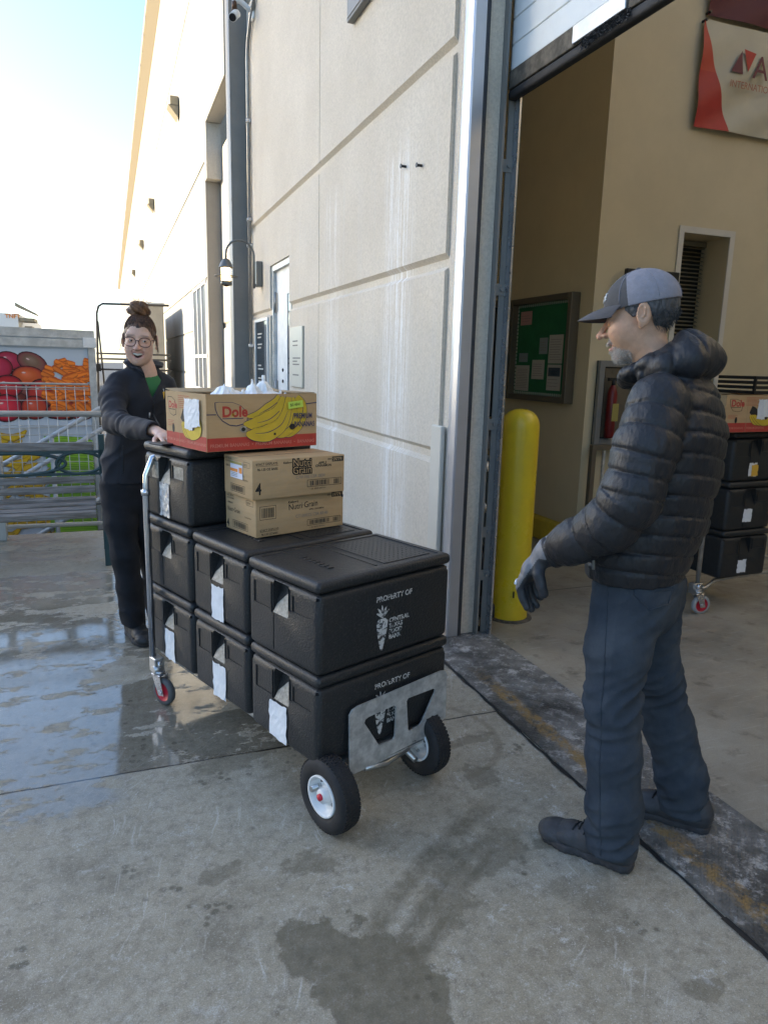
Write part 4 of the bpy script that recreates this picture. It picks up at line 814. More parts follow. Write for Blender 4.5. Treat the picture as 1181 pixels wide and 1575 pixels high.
m = MB(); m.box(-5.2, -.057, -.03, -.02, zb1-.05, zb1-.035); m.build('panel_seam', M['trim'], TR)
# tan trailer end and tubular frame farther back
tl = empty('tan_trailer', (.40, 16.5, -1.25), 0, 'tan enclosed trailer end showing behind the woman', 'trailer')
m = MB(); m.box(.22, .72, 0, 5, .4, 3.88); m.build('body', M['trailer'], tl); m = MB(); m.box(.20, .74, -.03, 5, 3.881, 3.94); m.build('top_rail', M['trim'], tl)
m = MB(); m.M = Matrix.Translation((.5, .7, .38)) @ Matrix.Rotation(pi/2, 4, 'Y'); m.lathe([(0, -.12), (.38, -.12), (.38, .12), (0, .12)], n=24); m.build('wheel', M['rubber'], tl)
fr = empty('tubular_frame', (-.2, 12, -1.25), 0, 'dark tubular guard frame standing between truck and building', 'frame')
m = MB(); m.tube([(-.0, 0, 0), (-.0, 0, 2.2), (.04, 0, 3.42), (.07, 0, 3.52), (.13, 0, 3.56), (1.1, 0, 3.58)], .018, 8); m.tube([(.1, 0, 2.2), (.05, 0, 3.3)], .014, 8); m.build('hoop', M['seal'], fr)
m = MB()
for z in (2.82, 2.74, 2.58): m.cyl((0, 0, z), (1.1, 0, z), .014, 8)
m.build('crossbar', M['seal'], fr)
m = MB(); m.box(-.09, .06, -.04, .04, 2.55, 2.66); m.cyl((-.1, 0, 2.96), (-.06, -.02, 2.96), .03, 8); m.build('clamp_block', M['black'], fr)
fw = empty('distant_warehouse', (-16, 62, -1.25), 0, 'far white warehouse over the truck roof with small red lettering', 'building')
m = MB(); m.box(-20, 9.6, 0, 20, 0, 5.9); m.build('wall', M['farwhite'], fw)
m = MB(); m.box(9.7, 10.7, .0, 3, 5.35, 5.6); m.box(10.0, 10.5, 0, 2, 4.6, 5.0); m.prism([(9.5, -.5, 6.4), (10.9, -.5, 5.8), (10.9, -.5, 5.95), (9.5, -.5, 6.7)], (0, 2, 0)); m.build('canopy', M['gutter'], fw)
p = Print((8.72, -.02, 5.55), (1, 0, 0), (0, 0, 1), (0, -1, 0), .01); p.text('TNFT', 0, 0, .42, M['orangep'], .03); p.build('lettering', fw)
# ---------------------------------------------------------------- black insulated food boxes
def boolean(o, cutters):
    for c in cutters:
        md = o.modifiers.new('b', 'BOOLEAN'); md.operation = 'DIFFERENCE'; md.object = c; md.solver = 'EXACT'
    dg = bpy.context.evaluated_depsgraph_get(); me = bpy.data.meshes.new_from_object(o.evaluated_get(dg)); o.modifiers.clear(); old = o.data; o.data = me; me.name = old.name; bpy.data.meshes.remove(old)
    for c in cutters: d = c.data; bpy.data.objects.remove(c); bpy.data.meshes.remove(d)
BW, BD, BH = .298, .2025, .270      # half width, half depth, body height
def shade(o, ang=35):
    me = o.data; bm = bmesh.new(); bm.from_mesh(me)
    for f in bm.faces: f.smooth = True
    for e in bm.edges: e.smooth = len(e.link_faces) == 2 and e.calc_face_angle(9) < radians(ang)
    bm.to_mesh(me); bm.free()
def food_box_meshes():
    m = MB(); m.box(-BW, BW, -BD, BD, 0, BH, .022, 3); o = m.build('body', M['epp'])
    cut = []
    def c_(*a, **k): mm = MB(); mm.box(*a, **k); cut.append(mm.build('c', M['epp']))
    for s in (-1, 1):      # the two short ends: grip pocket with a sloping floor, side recesses, centre channel
        mm = MB(); x0 = s*(BW+.002); mm.prism([(x0, -.040, .262), (s*(BW-.035), -.040, .262), (s*(BW-.035), -.040, .235), (x0, -.040, .150)], (0, .088, 0)); cut.append(mm.build('c', M['epp']))
        c_(s*BW-.004, s*BW+.004, -.165, -.062, .185, .238); c_(s*BW-.004, s*BW+.004, .062, .165, .160, .238); c_(s*BW-.005, s*BW+.005, .043, .048, .02, .150)
        c_(s*BW-.016, s*BW+.004, .0482, .061, .150, .255); c_(s*BW-.016, s*BW+.004, -.060, -.0402, .180, .255)
        c_(s*BW-.02, s*BW+.01, -.21, -.185, .2500, .2600); c_(s*BW-.02, s*BW+.01, .185, .21, .2500, .2600)
    boolean(o, cut); shade(o)
    body = o.data
    m = MB(); m.box(-.300, .300, -.204, .204, BH+.0035, .313, .0165, 3); l = m.build('lid', M['epp']); cut = []
    c_(-.265, .265, -.172, .172, .3095, .32, bev=.002, seg=1); boolean(l, cut); shade(l); lid = l.data
    bpy.data.objects.remove(o); bpy.data.objects.remove(l)
    m = MB()
    m.box(.02, .24, -.15, .15, .3097, .3118, .0008, 1); m.box(-.02, -.012, -.15, .15, .3097, .3122)
    for i in range(7): m.box(-.17+.001*i, -.145+.001*i, -.085+i*.026, -.068+i*.026, .3097, .3135, .001, 1)
    for i in range(10):
        for j in range(13): m.box(.035+i*.021, .038+i*.021, -.135+j*.0225, -.132+j*.0225, .3119, .3130)
    r_ = m.build('lid_ribs', M['epp']); ribs = r_.data; bpy.data.objects.remove(r_)
    return body, lid, ribs
_body, _lid, _ribs = food_box_meshes()
def part(name, me, parent): o = bpy.data.objects.new(name, me); COL.objects.link(o); o.parent = parent; return o
def torn(parent, x, yc, zc, w_, h_, mt, seed, name='paper_label', lift=.0025, tilt=0):
    r = random.Random(seed); m = MB(); n = 7; pts = []
    for i in range(n): pts.append((-w_/2+w_*i/(n-1), h_/2+r.uniform(-.004, .004)))
    for i in range(n): pts.append((w_/2+r.uniform(-.002, .002), h_/2-h_*i/(n-1)))
    for i in range(n): pts.append((w_/2-w_*i/(n-1), -h_/2+r.uniform(-.004, .004)))
    for i in range(n): pts.append((-w_/2+r.uniform(-.006, .002), -h_/2+h_*i/(n-1)))
    c, d = cos(tilt), sin(tilt); k = 8
    # crinkled sheet: a small grid clipped to a wobbly outline
    me = bpy.data.meshes.new(name); v = []; f = []
    for j in range(k+1):
        for i in range(k+1):
            u = (i/k-.5)*w_; t = (j/k-.5)*h_
            if i in (0, k): u += r.uniform(-.004, .003)
            if j in (0, k): t += r.uniform(-.005, .003)
            v.append((x-lift-r.uniform(0, .0022), yc-(u*c-t*d), zc+u*d+t*c))
    for j in range(k):
        for i in range(k): f.append((j*(k+1)+i, j*(k+1)+i+1, (j+1)*(k+1)+i+1, (j+1)*(k+1)+i))
    me.from_pydata(v, [], f); me.materials.append(mt); o = bpy.data.objects.new(name, me); COL.objects.link(o); o.parent = parent; return o
def food_box(loc, rz, label, group, paper=None, patch=True, stencil=0, seed=1, side='end'):
    e = empty('insulated_food_box', loc, rz, label, 'food box', group)
    part('body', _body, e); l = part('lid', _lid, e); part('lid_ribs', _ribs, l)
    if patch:      # worn tape on the grip pocket floor, sky-lit slope painted in as pale tone
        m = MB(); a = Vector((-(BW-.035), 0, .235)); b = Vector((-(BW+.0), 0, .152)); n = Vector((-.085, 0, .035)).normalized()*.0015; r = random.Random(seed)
        m.face([tuple(b+n+V(0, -.038, .001)), tuple(b+n+V(0, .045, .001)), tuple(a*.35+b*.65+n+V(0, .040, 0)), tuple(a*.94+b*.06+n+V(0, -.006, 0)), tuple(a*.97+b*.03+n+V(0, -.038, 0))]); m.build('lit_tape_patch', M['epp2'], e)
    if paper: torn(e, -BW, paper[0], paper[1], paper[2], paper[3], paper[4] if len(paper) > 4 else M['paper'], seed)
    if stencil:
        zo = stencil; p = Print((0, -BD, 0), (1, 0, 0), (0, 0, 1), (0, -1, 0), .0008); S_ = M['stencil']
        p.text('PROPERTY OF', -.060, .186+zo, .026, S_, .02); cx_, cz = -.030, .0+zo
        p.poly([(cx_-.028, .115+cz), (cx_-.016, .125+cz), (cx_+.010, .125+cz), (cx_+.024, .115+cz), (cx_+.020, .08+cz), (cx_+.004, .018+cz), (cx_-.002, .010+cz), (cx_-.010, .02+cz), (cx_-.022, .07+cz)], S_)
        p.layer = 2
        for q in (.098, .075, .055, .038): p.strip([(cx_-.03, q+cz), (cx_-.008, q-.006+cz)], [.002, .001], M['epp'], 2); p.strip([(cx_+.004, q-.012+cz), (cx_+.025, q-.008+cz)], [.001, .002], M['epp'], 2)
        p.layer = 1
        for (dx, dz) in ((-.024, .034), (-.004, .042), (.02, .036), (-.030, .018), (.028, .022)): p.strip([(cx_, .128+cz), (cx_+dx*.5, .128+dz*.7+cz), (cx_+dx, .130+dz+cz)], [.0022, .0045, .001], S_, 4)
        for i, t in enumerate(('CENTRAL', 'TEXAS', 'FOOD', 'BANK')): p.text(t, cx_+.030, .104-.020*i+cz, .0215, S_, .03)
        p.build('stencil_print', e)
    return e
TH = radians(21.2); U = V(cos(TH), sin(TH), 0); Vv = V(-sin(TH), cos(TH), 0)
def bp_(corner, z): c = V(corner[0], corner[1], 0)+U*.300+Vv*.204; return (c.x, c.y, z)
g_ = 'black insulated boxes stacked on the platform cart'
c0, c1, c2 = (.560, 2.005), (.409, 2.420), (.256, 2.835)
food_box(bp_(c0, .214), TH, 'black food box behind the metal front plate, bottom of the front stack', g_, (.022, .078, .105, .135), stencil=.02, seed=3)
food_box(bp_((c0[0]-.003, c0[1]-.002), .529), TH+.006, 'black food box with a white carrot stencil, top of the front stack', g_, None, stencil=.015, seed=5)
food_box(bp_(c1, .214), TH, 'black food box with white paper label, bottom of the middle stack', g_, (.0, .07, .095, .14), seed=6)
food_box(bp_((c1[0]+.002, c1[1]+.002), .529), TH-.005, 'black food box with torn paper label under the brown cartons', g_, (.002, .072, .090, .135), seed=7)
food_box(bp_(c2, .214), TH, 'black food box with torn white label behind the caster, bottom of the rear stack', g_, (.0, .075, .090, .135), seed=8)
food_box(bp_(c2, .529), TH, 'black food box without paper label, second in the rear stack', g_, None, seed=9)
b3 = food_box(bp_((c2[0]+.004, c2[1]+.004), .844), TH+.01, 'black food box with crinkled clear tape, topmost under the banana box', g_, (.01, .085, .085, .14, M['tape']), seed=10)
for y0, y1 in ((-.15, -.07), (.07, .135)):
    m = MB(); m.face([(-BW+.0035, y0, .165), (-BW+.0035, y1, .165), (-BW+.0035, y1, .235), (-BW+.0035, y0, .235)]); m.build('lit_tape_patch', M['epp2'], b3)

# ---------------------------------------------------------------- the platform cart
CT = empty('platform_cart', (c0[0], c0[1], 0), TH, 'steel platform cart with air tyres in front, loaded with black boxes', 'cart')
m = MB()      # local: x across, y back
for x in (.12, .48): m.box(x-.012, x+.012, .0, 1.26, .185, .209)
for y in (.02, .42, .84, 1.22): m.box(.10, .50, y-.012, y+.012, .1855, .2085)
for x in (.06, .54): m.tube([(x, .0, .195), (x, 1.26, .195)], .012, 10)
m.build('deck', M['zinc'], CT)
# front plate with the two cut-outs
def plate():
    out = [(.113, .375), (.125, .391), (.15, .397), (.545, .410), (.566, .404), (.576, .384), (.578, .215), (.493, .170), (.142, .160), (.122, .166), (.116, .18)]
    cl = [(.178, .327), (.182, .338), (.195, .343), (.312, .348), (.322, .340), (.320, .228), (.312, .218), (.252, .221), (.243, .226)]
    cr = [(.372, .345), (.380, .354), (.505, .352), (.516, .345), (.513, .335), (.452, .236), (.440, .229), (.392, .222), (.384, .232)]
    bm = bmesh.new(); y = -.022
    def loop(pts):
        vs = [bm.verts.new((a, y, b)) for a, b in pts]; return [bm.edges.new((vs[i], vs[(i+1) % len(vs)])) for i in range(len(vs))]
    es = loop(out)+loop(cl)+loop(cr); r = bmesh.ops.triangle_fill(bm, edges=es, use_beauty=True)
    fs = [g for g in r['geom'] if isinstance(g, bmesh.types.BMFace)]
    ex = bmesh.ops.extrude_face_region(bm, geom=fs); bmesh.ops.translate(bm, verts=[g for g in ex['geom'] if isinstance(g, bmesh.types.BMVert)], vec=(0, .006, 0))
    bmesh.ops.recalc_face_normals(bm, faces=bm.faces[:]); me = bpy.data.meshes.new('front_plate'); bm.to_mesh(me); bm.free(); me.materials.append(M['alu'])
    o = bpy.data.objects.new('front_plate', me); COL.objects.link(o); o.parent = CT; return o
pl = plate()
m = MB(); m.box(.14, .50, -.016, .10, .150, .158); m.box(.09, .125, -.02, .06, .160, .176, .003, 1); m.build('plate_foot', M['alu'], CT)
# axle and struts
m = MB(); m.cyl((.0, .035, .127), (.54, .035, .127), .011, 10)
m.tube([(.10, .38, .18), (.10, .16, .14), (.10, .04, .13)], .011, 8); m.tube([(.44, .3, .18), (.44, .1, .12), (.44, -.01, .085)], .012, 8); m.tube([(.19, -.01, .15), (.30, -.005, .128), (.40, -.01, .15)], .011, 8)
m.build('axle', M['zinc'], CT)
def air_wheel():
    e = empty('wheel', (0, 0, 0)); R = .127; A = Matrix.Rotation(pi/2, 4, 'Y')
    m = MB(); prof = []
    for t in np.linspace(0, 2*pi, 25)[:-1]:
        cx_, cz = cos(t), sin(t); prof.append((.095+.032*(abs(cx_)**.8)*np.sign(cx_), .040*(abs(cz)**.75)*np.sign(cz)))
    prof.append(prof[0]); m.lathe(prof, A, 48); tyre = m.build('tyre', M['rubber'], e)
    m = MB()
    for k in range(56):
        a = 2*pi*k/56
        for j, x in enumerate((-.024, -.012, .0, .012, .024)):
            aa = a+(.5 if j % 2 else 0)*2*pi/56; m.M = Matrix.Rotation(aa, 4, 'X'); m.box(x-.0048, x+.0048, -.0045, .0045, R-.004-abs(x)*.10, R+.0022-abs(x)*.14, 0)
    m.M = Matrix.Identity(4); m.build('tread', M['rubber'], tyre)
    m = MB()
    for s in (-1, 1): m.lathe([(.070, s*.030), (.070, s*.037), (.064, s*.037), (.060, s*.030), (.056, s*.012), (.03, s*.010), (.024, s*.016), (.024, s*.034), (.013, s*.036), (.0, s*.036)], A, 36)
    rim = m.build('rim', M['wheelw'], e)
    m = MB()
    for k in range(4):
        for s in (-1, 1): m.M = Matrix.Rotation(k*pi/2+.5, 4, 'X'); m.cyl((s*.008, 0, .040), (s*.018, 0, .040), .006, 6)
    m.M = Matrix.Identity(4); m.build('bolts', M['zinc'], rim)
    m = MB(); m.lathe([(.0115, .0361), (.0115, .044), (0, .045)], A, 12); m.lathe([(.0115, -.0361), (.0115, -.044), (0, -.045)], A, 12); m.build('hub_cap', M['redhub'], rim)
    m = MB(); m.cyl((-.02, .0, .052), (-.034, .0, .058), .004, 6); m.build('valve_stem', M['black'], rim)
    return e
wh = air_wheel(); wh.parent = CT; wh.location = (.035, -.045, .127); wh.rotation_euler = (0, 0, 0)
w2 = copy_tree(wh, CT); w2.location = (.505, .03, .127); w2.rotation_euler = (1.1, 0, 0)
wh.location = (.035, -.02, .127)
# rear hoop handle and casters
m = MB(); m.tube([(-.015, 1.20, .20), (-.015, 1.20, .93), (-.010, 1.20, 1.02), (.02, 1.20, 1.09), (.09, 1.20, 1.115), (.51, 1.20, 1.115), (.58, 1.20, 1.09), (.61, 1.20, 1.02), (.615, 1.20, .93), (.615, 1.20, .20)], .014, 12); m.build('hoop_handle', M['chrome'], CT)
for x in (-.015, .615):
    m = MB(); m.cyl((x, 1.20, .935), (x, 1.20, .96), .019, 12); m.build('collar', M['chrome'], CT)
    m = MB(); m.box(x-.014, x+.03, 1.15, 1.21, .14, .21, .004, 1); m.cyl((x-.02, 1.16, .16), (x+.02, 1.16, .16), .018, 10); m.build('bracket', M['zinc'], CT)
def caster(parent, loc, rz, big='castert'):
    e = empty('caster', loc, rz); e.parent = parent; A = Matrix.Rotation(pi/2, 4, 'Y')
    m = MB(); m.lathe([(.043, -.014), (.058, -.014), (.0625, -.006), (.0625, .006), (.058, .014), (.043, .014)], A, 32); m.build('tyre', M[big], e)
    m = MB(); m.lathe([(0, -.012), (.018, -.014), (.042, -.008), (.043, -.0135), (.0435, .0135), (.042, .008), (.018, .014), (0, .012)], A, 28); m.build('wheel_hub', M['redhub'], e)
    m = MB()
    for s in (-1, 1): m.prism([(s*.020, -.020, -.012), (s*.020, .012, -.016), (s*.020, .052, .072), (s*.020, -.0, .072)], (s*.003, 0, 0)); m.cyl((s*.016, 0, 0), (s*.027, 0, 0), .011, 8)
    m.box(-.024, .024, -.002, .056, .0725, .078, .002, 1); m.cyl((0, .028, .078), (0, .028, .092), .026, 14); m.cyl((0, .028, .092), (0, .028, .135), .012, 10); m.build('fork', M['galv'], e)
    return e
caster(CT, (.0, 1.13, .0625), radians(14)); caster(CT, (.58, 1.13, .0625), radians(15))

# ---------------------------------------------------------------- cartons
def open_carton(loc, rz, w_, d_, h_, label, bags=True):
    e = empty('banana_box', loc, rz, label, 'banana box'); t = .005
    m = MB(); m.box(0, w_, 0, t, 0, h_); m.box(0, w_, d_-t, d_, 0, h_); m.box(0, t, t, d_-t, 0, h_); m.box(w_-t, w_, t, d_-t, 0, h_); m.box(t, w_-t, t, d_-t, 0, .01)
    m.M = Matrix.Rotation(0, 4, 'X'); m.build('carton', M['card'], e)
    m = MB(); m.box(.001, w_-.001, d_-.10, d_-.001, h_+.001, h_+.005, 0, rot=Matrix.Rotation(radians(6), 4, 'X')); m.box(w_-.09, w_-.002, .01, d_-.11, h_+.001, h_+.004); m.build('flap', M['card_in'], e)
    b = M['ink']; p = Print((0, 0, 0), (1, 0, 0), (0, 0, 1), (0, -1, 0), .0006); s = w_; H = h_
    nb = M['inkblue']; y_ = M['yel']
    p.rect(0.001, 0.001, s-.001, .235*H, M['red']); p.layer = 2; p.text('PREMIUM BANANAS  \u2022  PREMIUM BANANAS  \u2022  BANANAS', .012, .07*H, .019, M['redtx'], .01)
    p.rect(0.001, .64*H, .08*s, .655*H, nb); p.strip([(.86*s, .80*H), (.93*s, .815*H), (.998*s, .83*H)], [.002, .002, .002], nb)
    # hands of bananas: dark outline under each yellow finger
    fing = [([(.33, .29), (.40, .27), (.52, .285), (.64, .42), (.70, .66), (.72, .94)], [.006, .024, .034, .030, .022, .012]),
            ([(.31, .47), (.42, .46), (.53, .52), (.62, .66), (.675, .94)], [.004, .028, .036, .028, .012]),
            ([(.34, .60), (.44, .63), (.53, .72), (.60, .82), (.64, .95)], [.003, .016, .024, .022, .014]),
            ([(.55, .26), (.66, .29), (.735, .42), (.76, .62), (.755, .93)], [.008, .024, .030, .024, .012]),
            ([(.66, .25), (.73, .27), (.80, .40), (.845, .60), (.845, .80), (.80, .94)], [.006, .018, .026, .028, .022, .012])]
    k = 2
    for pts, ws in fing[::-1]:
        P_ = [(a*s, bb*H) for a, bb in pts]; sc = s/.51; p.layer = k; p.strip(P_, [q*sc+.0022 for q in ws], nb, 6); p.layer = k+1; p.strip(P_, [q*sc for q in ws], y_, 6)
        p.layer = k+1.3; p.strip([(a+.006, b_+.004) for a, b_ in P_[1:-1]], [.0006, .0016, .0016, .0006, .0004][:len(P_)-2], nb, 6); k += 1
    p.layer = k+1; p.ell(.305*s, .375*H, .016, .013, M['epp2']); p.layer += .3; p.ell(.305*s, .375*H, .009, .008, b); p.ell(.755*s, .385*H, .015, .012, b)
    lf = [(.07, .86), (.10, .868), (.22, .86), (.29, .80), (.335, .70), (.35, .60), (.345, .49), (.31, .46), (.25, .43), (.19, .45), (.13, .53), (.09, .64), (.072, .75)]
    p.layer = 2.2; p.poly([(a*s, bb*H) for a, bb in lf], nb); p.layer = 2.6; cx_, cz = .21, .66
    p.poly([((cx_+(a-cx_)*.955)*s, (cz+(bb-cz)*.94+.004)*H) for a, bb in lf], M['card'])
    p.layer = 3; p.text('Dole', .128*s, .605*H, .056*s/.51, M['red'], .035); p.rect(.13*s, .565*H, .31*s, .58*H, nb); p.ell(.222*s, .635*H, .007, .007, y_)
    p.layer = 12; p.text('PREMIUM', .768*s, .54*H, .030*s/.51, nb, .02, sx=.73); p.text('BANANAS', .768*s, .385*H, .030*s/.51, nb, .02, sx=.75)
    p.rect(.575*s, .245*H, .595*s, .285*H, b)
    p.build('print', e)
    m = MB(); m.M = Matrix.Translation((.78*s, -.0095, .80*H)) @ Matrix.Rotation(radians(-6), 4, 'Y'); m.box(-.036, .036, -.0005, .0005, -.014, .014); st = m.build('lime_sticker', M['lime'], e)
    p = Print((.78*s-.034, -.0102, .80*H-.012), (1, 0, .1), (-.1, 0, 1), (0, -1, 0), .0003); p.text('$0.4841', .008, .003, .016, b); p.build('sticker_print', st)
    # short end
    p = Print((0, d_, 0), (0, -1, 0), (0, 0, 1), (-1, 0, 0), .0006); s = d_
    p.rect(.001, .001, s-.001, .255*H, M['red']); p.layer = 2; p.text('PREMIUM BANANAS  \u2022  PREMIUM BANANAS', .01, .09*H, .017, M['redtx'], .01)
    lf2 = [(.06, .90), (.17, .90), (.25, .84), (.28, .74), (.27, .58), (.2, .55), (.12, .58), (.08, .68), (.06, .80)]
    p.layer = 1; p.poly([(a*s, bb*H) for a, bb in lf2], b); p.layer = 1.5; p.poly([((.17+(a-.17)*.93)*s, (.73+(bb-.73)*.94)*H) for a, bb in lf2], M['card']); p.layer = 2
    p.text('Dole', .085*s, .70*H, .038*s/.35, M['red'], .035); p.rect(.085*s, .665*H, .25*s, .678*H, b)
    for i in range(7): p.rect(.33*s, (.93-.035*i)*H, (.33+.28-.05*(i % 3))*s, (.938-.035*i)*H, M['red'])
    for i in range(4): p.rect(.05*s, (.46-.03*i)*H, (.05+.16-.03*(i % 2))*s, (.467-.03*i)*H, M['red'])
    p.ell(.19*s, .33*H, .0105, .019, b); p.strip([(.42*s, .62*H), (.47*s, .57*H), (.55*s, .5*H)], [.022, .026, .018], b)
    for q in range(3): p.layer = 2+q; p.strip([((.42+.03*q)*s, .45*H), ((.52+.06*q)*s, (.30-.01*q)*H), ((.70+.06*q)*s, .36*H), (.84*s, .56*H)], [.01, .026, .028, .012], b, 6); p.layer += .4; p.strip([((.42+.03*q)*s, .45*H), ((.52+.06*q)*s, (.30-.01*q)*H), ((.70+.06*q)*s, .36*H), (.84*s, .56*H)], [.008, .024, .026, .010], y_, 6)
    p.layer = 6; p.ell(.69*s, .40*H, .018, .014, b); p.rect(.355*s, .002, .36*s, .98*H, M['card_in'])
    p.build('end_print', e)
    torn(e, .0, d_*.28, .66*h_, .115, .105, M['paper'], 21, 'shipping_label', .007, .05); torn(e, .0, d_*.40, .62*h_, .07, .12, M['paper'], 22, 'shipping_label', .004, -.05)
    return e
bx = open_carton((.325, 2.735, 1.160), TH-.01, .508, .345, .217, 'open banana box printed Dole on top of the rear black boxes')
# knotted plastic bags inside
bg2 = empty('plastic_bags', (.325, 2.735, 1.18), TH-.01, 'knotted white plastic bags piled in the open banana box', 'plastic bags')
def bagf(P):
    d = np.full(len(P), 9., np.float32)
    for (x, y, z, r, h) in ((.13, .09, .13, .085, .175), (.20, .07, .12, .05, .14), (.255, .09, .13, .055, .18), (.32, .11, .13, .055, .20), (.385, .09, .12, .06, .13), (.16, .10, .17, .09, .10), (.24, .10, .17, .09, .08), (.33, .10, .17, .10, .09), (.42, .10, .16, .07, .07), (.16, .2, .12, .08, .11), (.30, .22, .12, .08, .10), (.07, .12, .12, .06, .08)):
        ang = np.arctan2(P[:, 1]-y, P[:, 0]-x); rr = r*(1+.16*np.sin(ang*4+x*90+P[:, 2]*25)+.10*np.sin(ang*11+y*80)); h = h*.72
        q = np.sqrt((P[:, 0]-x)**2+(P[:, 1]-y)**2); t = np.clip((P[:, 2]-z+.03)/h, 0, 1); prof = rr*np.clip(1-t**1.15, 0, 1)**.55+.004
        d = smin(d, np.maximum(q-prof, (P[:, 2]-(z+h-.01)))*.7, .006)
    return np.maximum(d, np.maximum.reduce([.012-P[:, 0], P[:, 0]-.49, .012-P[:, 1], P[:, 1]-.33, -P[:, 2]]))+.011*(np.abs(wr(P*np.array((1, 1, .7), np.float32), 85, 5, 4))-.3)+.0015*wr(P, 230, 6)
v, f_ = sdf_mesh(bagf, (-.01, -.01, -.03), (.52, .36, .36), .0045); organic([(v, f_)], 'bag_pile', M['bag'], bg2)

def grain_carton(loc, rz, label, kind):
    e = empty('brown_carton', loc, rz, label, 'carton', 'sealed brown snack cartons'); w_, d_, h_ = (.412, .235, .150); I = M['ink']
    m = MB(); m.box(0, w_, 0, d_, 0, h_, .003, 2); m.build('carton', M['card'], e)
    m = MB(); m.box(.001, w_-.001, d_/2-.001, d_/2+.001, h_, h_+.0006); m.build('flap_seam', M['ink'], e)
    p = Print((0, 0, 0), (1, 0, 0), (0, 0, 1), (0, -1, 0), .0006); s, H = w_, h_
    if kind == 0:
        p.text('6/16CT DISPLAYS', .035*s, .865*H, .0135, I, .01, sx=.9); p.rect(.035*s, .835*H, .265*s, .842*H, I); p.text('96-1.55 OZ BARS', .05*s, .73*H, .013, I, .02, sx=.9)
        p.text("Kellogg's", .315*s, .86*H, .0125, I, .02, shear=.3)
        for dx in (-.0015, .0015):
            for dz in (-.0015, .0015): p.text('Nutri', .415*s+dx, .775*H+dz, .040, I, .07, sx=.95); p.text('Grain', .415*s+dx, .585*H+dz, .040, I, .07, sx=.95)
        p.layer = 2; p.text('Nutri', .415*s, .775*H, .040, M['card'], .0, sx=.95); p.text('Grain', .415*s, .585*H, .040, M['card'], .0, sx=.95); p.layer = 1
        p.text('APPLE', .70*s, .79*H, .014, I, .02); p.text('CINNAMON', .665*s, .72*H, .0135, I, .02); p.text('C7013BE CSR 2834', .45*s, .455*H, .0165, M['btext'])
        p.text('4', .03*s, .13*H, .062, I, .02, sx=.8)
        X0, X1, Z0, Z1 = .575, .965, .21, .40
    else:
        p.frame(.04*s, .45*H, .215*s, .80*H, .0015, I); p.bars(.06*s, .50*H, .20*s, .75*H, I, 4)
        p.text("Kellogg's", .345*s, .80*H, .0135, I, .02, shear=.3); p.text('Nutri\u00b7Grain', .352*s, .62*H, .034, I, .0, sx=.86, rot=.035); p.text('APPLE CINNAMON', .585*s, .555*H, .0085, I, .02)
        p.text('CT1000ZS CSR 83:40', .43*s, .39*H, .0175, M['btext']); p.text('6/16CT DISPLAYS', .04*s, .15*H, .0125, I, .01, sx=.88); p.rect(.04*s, .135*H, .235*s, .142*H, I); p.text('96-1.55 OZ BARS', .055*s, .045*H, .011, I, .02, sx=.9)
        X0, X1, Z0, Z1 = .565, .965, .13, .30
        p.rect(.975*s, .80*H, .998*s, .87*H, I)
    p.rect(.855*s, .835*H, .985*s, .965*H, I); p.layer = 2; p.text('59779', .86*s, .855*H, .0185, M['card'], .02, sx=.95); p.layer = 1; p.text('38000', .80*s, .885*H, .0105, I, sx=.8)
    p.frame(X0*s, Z0*H, X1*s, Z1*H, .0016, I); p.bars((X0+.03)*s, (Z0+.03)*H, (X1-.14)*s, (Z1-.03)*H, I, 7); p.bars((X1-.09)*s, (Z0+.03)*H, (X1-.02)*s, (Z1-.03)*H, I, 9)
    p.text('1 00 38000 59779 4', (X0+.03)*s, (Z0-.075)*H, .009, I)
    p.build('print', e)
    p = Print((0, d_, 0), (0, -1, 0), (0, 0, 1), (-1, 0, 0), .0006); s = d_
    p.text('6/16CT DISPLAYS', .05*s, .9*H, .0105, I, .01, sx=.7); p.text('96-1.55 OZ BARS', .07*s, .83*H, .0095, I, .01, sx=.75); p.frame(.70*s, .78*H, .92*s, .92*H, .0012, I); p.text('59779', .715*s, .81*H, .013, I, sx=.8)
    p.text("Kellogg's", .08*s, .71*H, .011, I, .02, shear=.3); p.text('Nutri\u00b7Grain' if kind else 'APPLE', (.07 if kind else .64)*s, (.50 if kind else .52)*H, .026 if kind else .011, I, .0, sx=.8); p.text('CINNAMON', .64*s, .43*H, .009, I)
    p.frame(.24*s, .09*H, .74*s, .29*H, .0016, I); p.bars(.28*s, .12*H, .70*s, .26*H, I, 13)
    if kind: p.text('4', .04*s, .06*H, .045, I, .02, sx=.8)
    p.build('end_print', e)
    if not kind:
        m = MB(); m.box(-.0025, -.001, .075, .175, .068, .132); st = m.build('price_label', M['lav'], e)
        p = Print((-.0026, .175, .068), (0, -1, 0), (0, 0, 1), (-1, 0, 0), .0004); p.rect(0, .054, .1, .064, M['exty']); p.rect(0, .024, .062, .036, M['orangep']); p.rect(.072, .022, .098, .044, M['orangep'])
        for i in range(3): p.rect(.005, .006+.006*i, .06, .008+.006*i, M['btext'])
        p.build('label_print', st)
    return e
grain_carton((.484, 2.612, .8435), .345, 'lower of the two brown snack cartons, on the middle black box', 1)
grain_carton((.468, 2.588, .9945), .30, 'upper of the two brown snack cartons, with a coloured price sticker', 0)
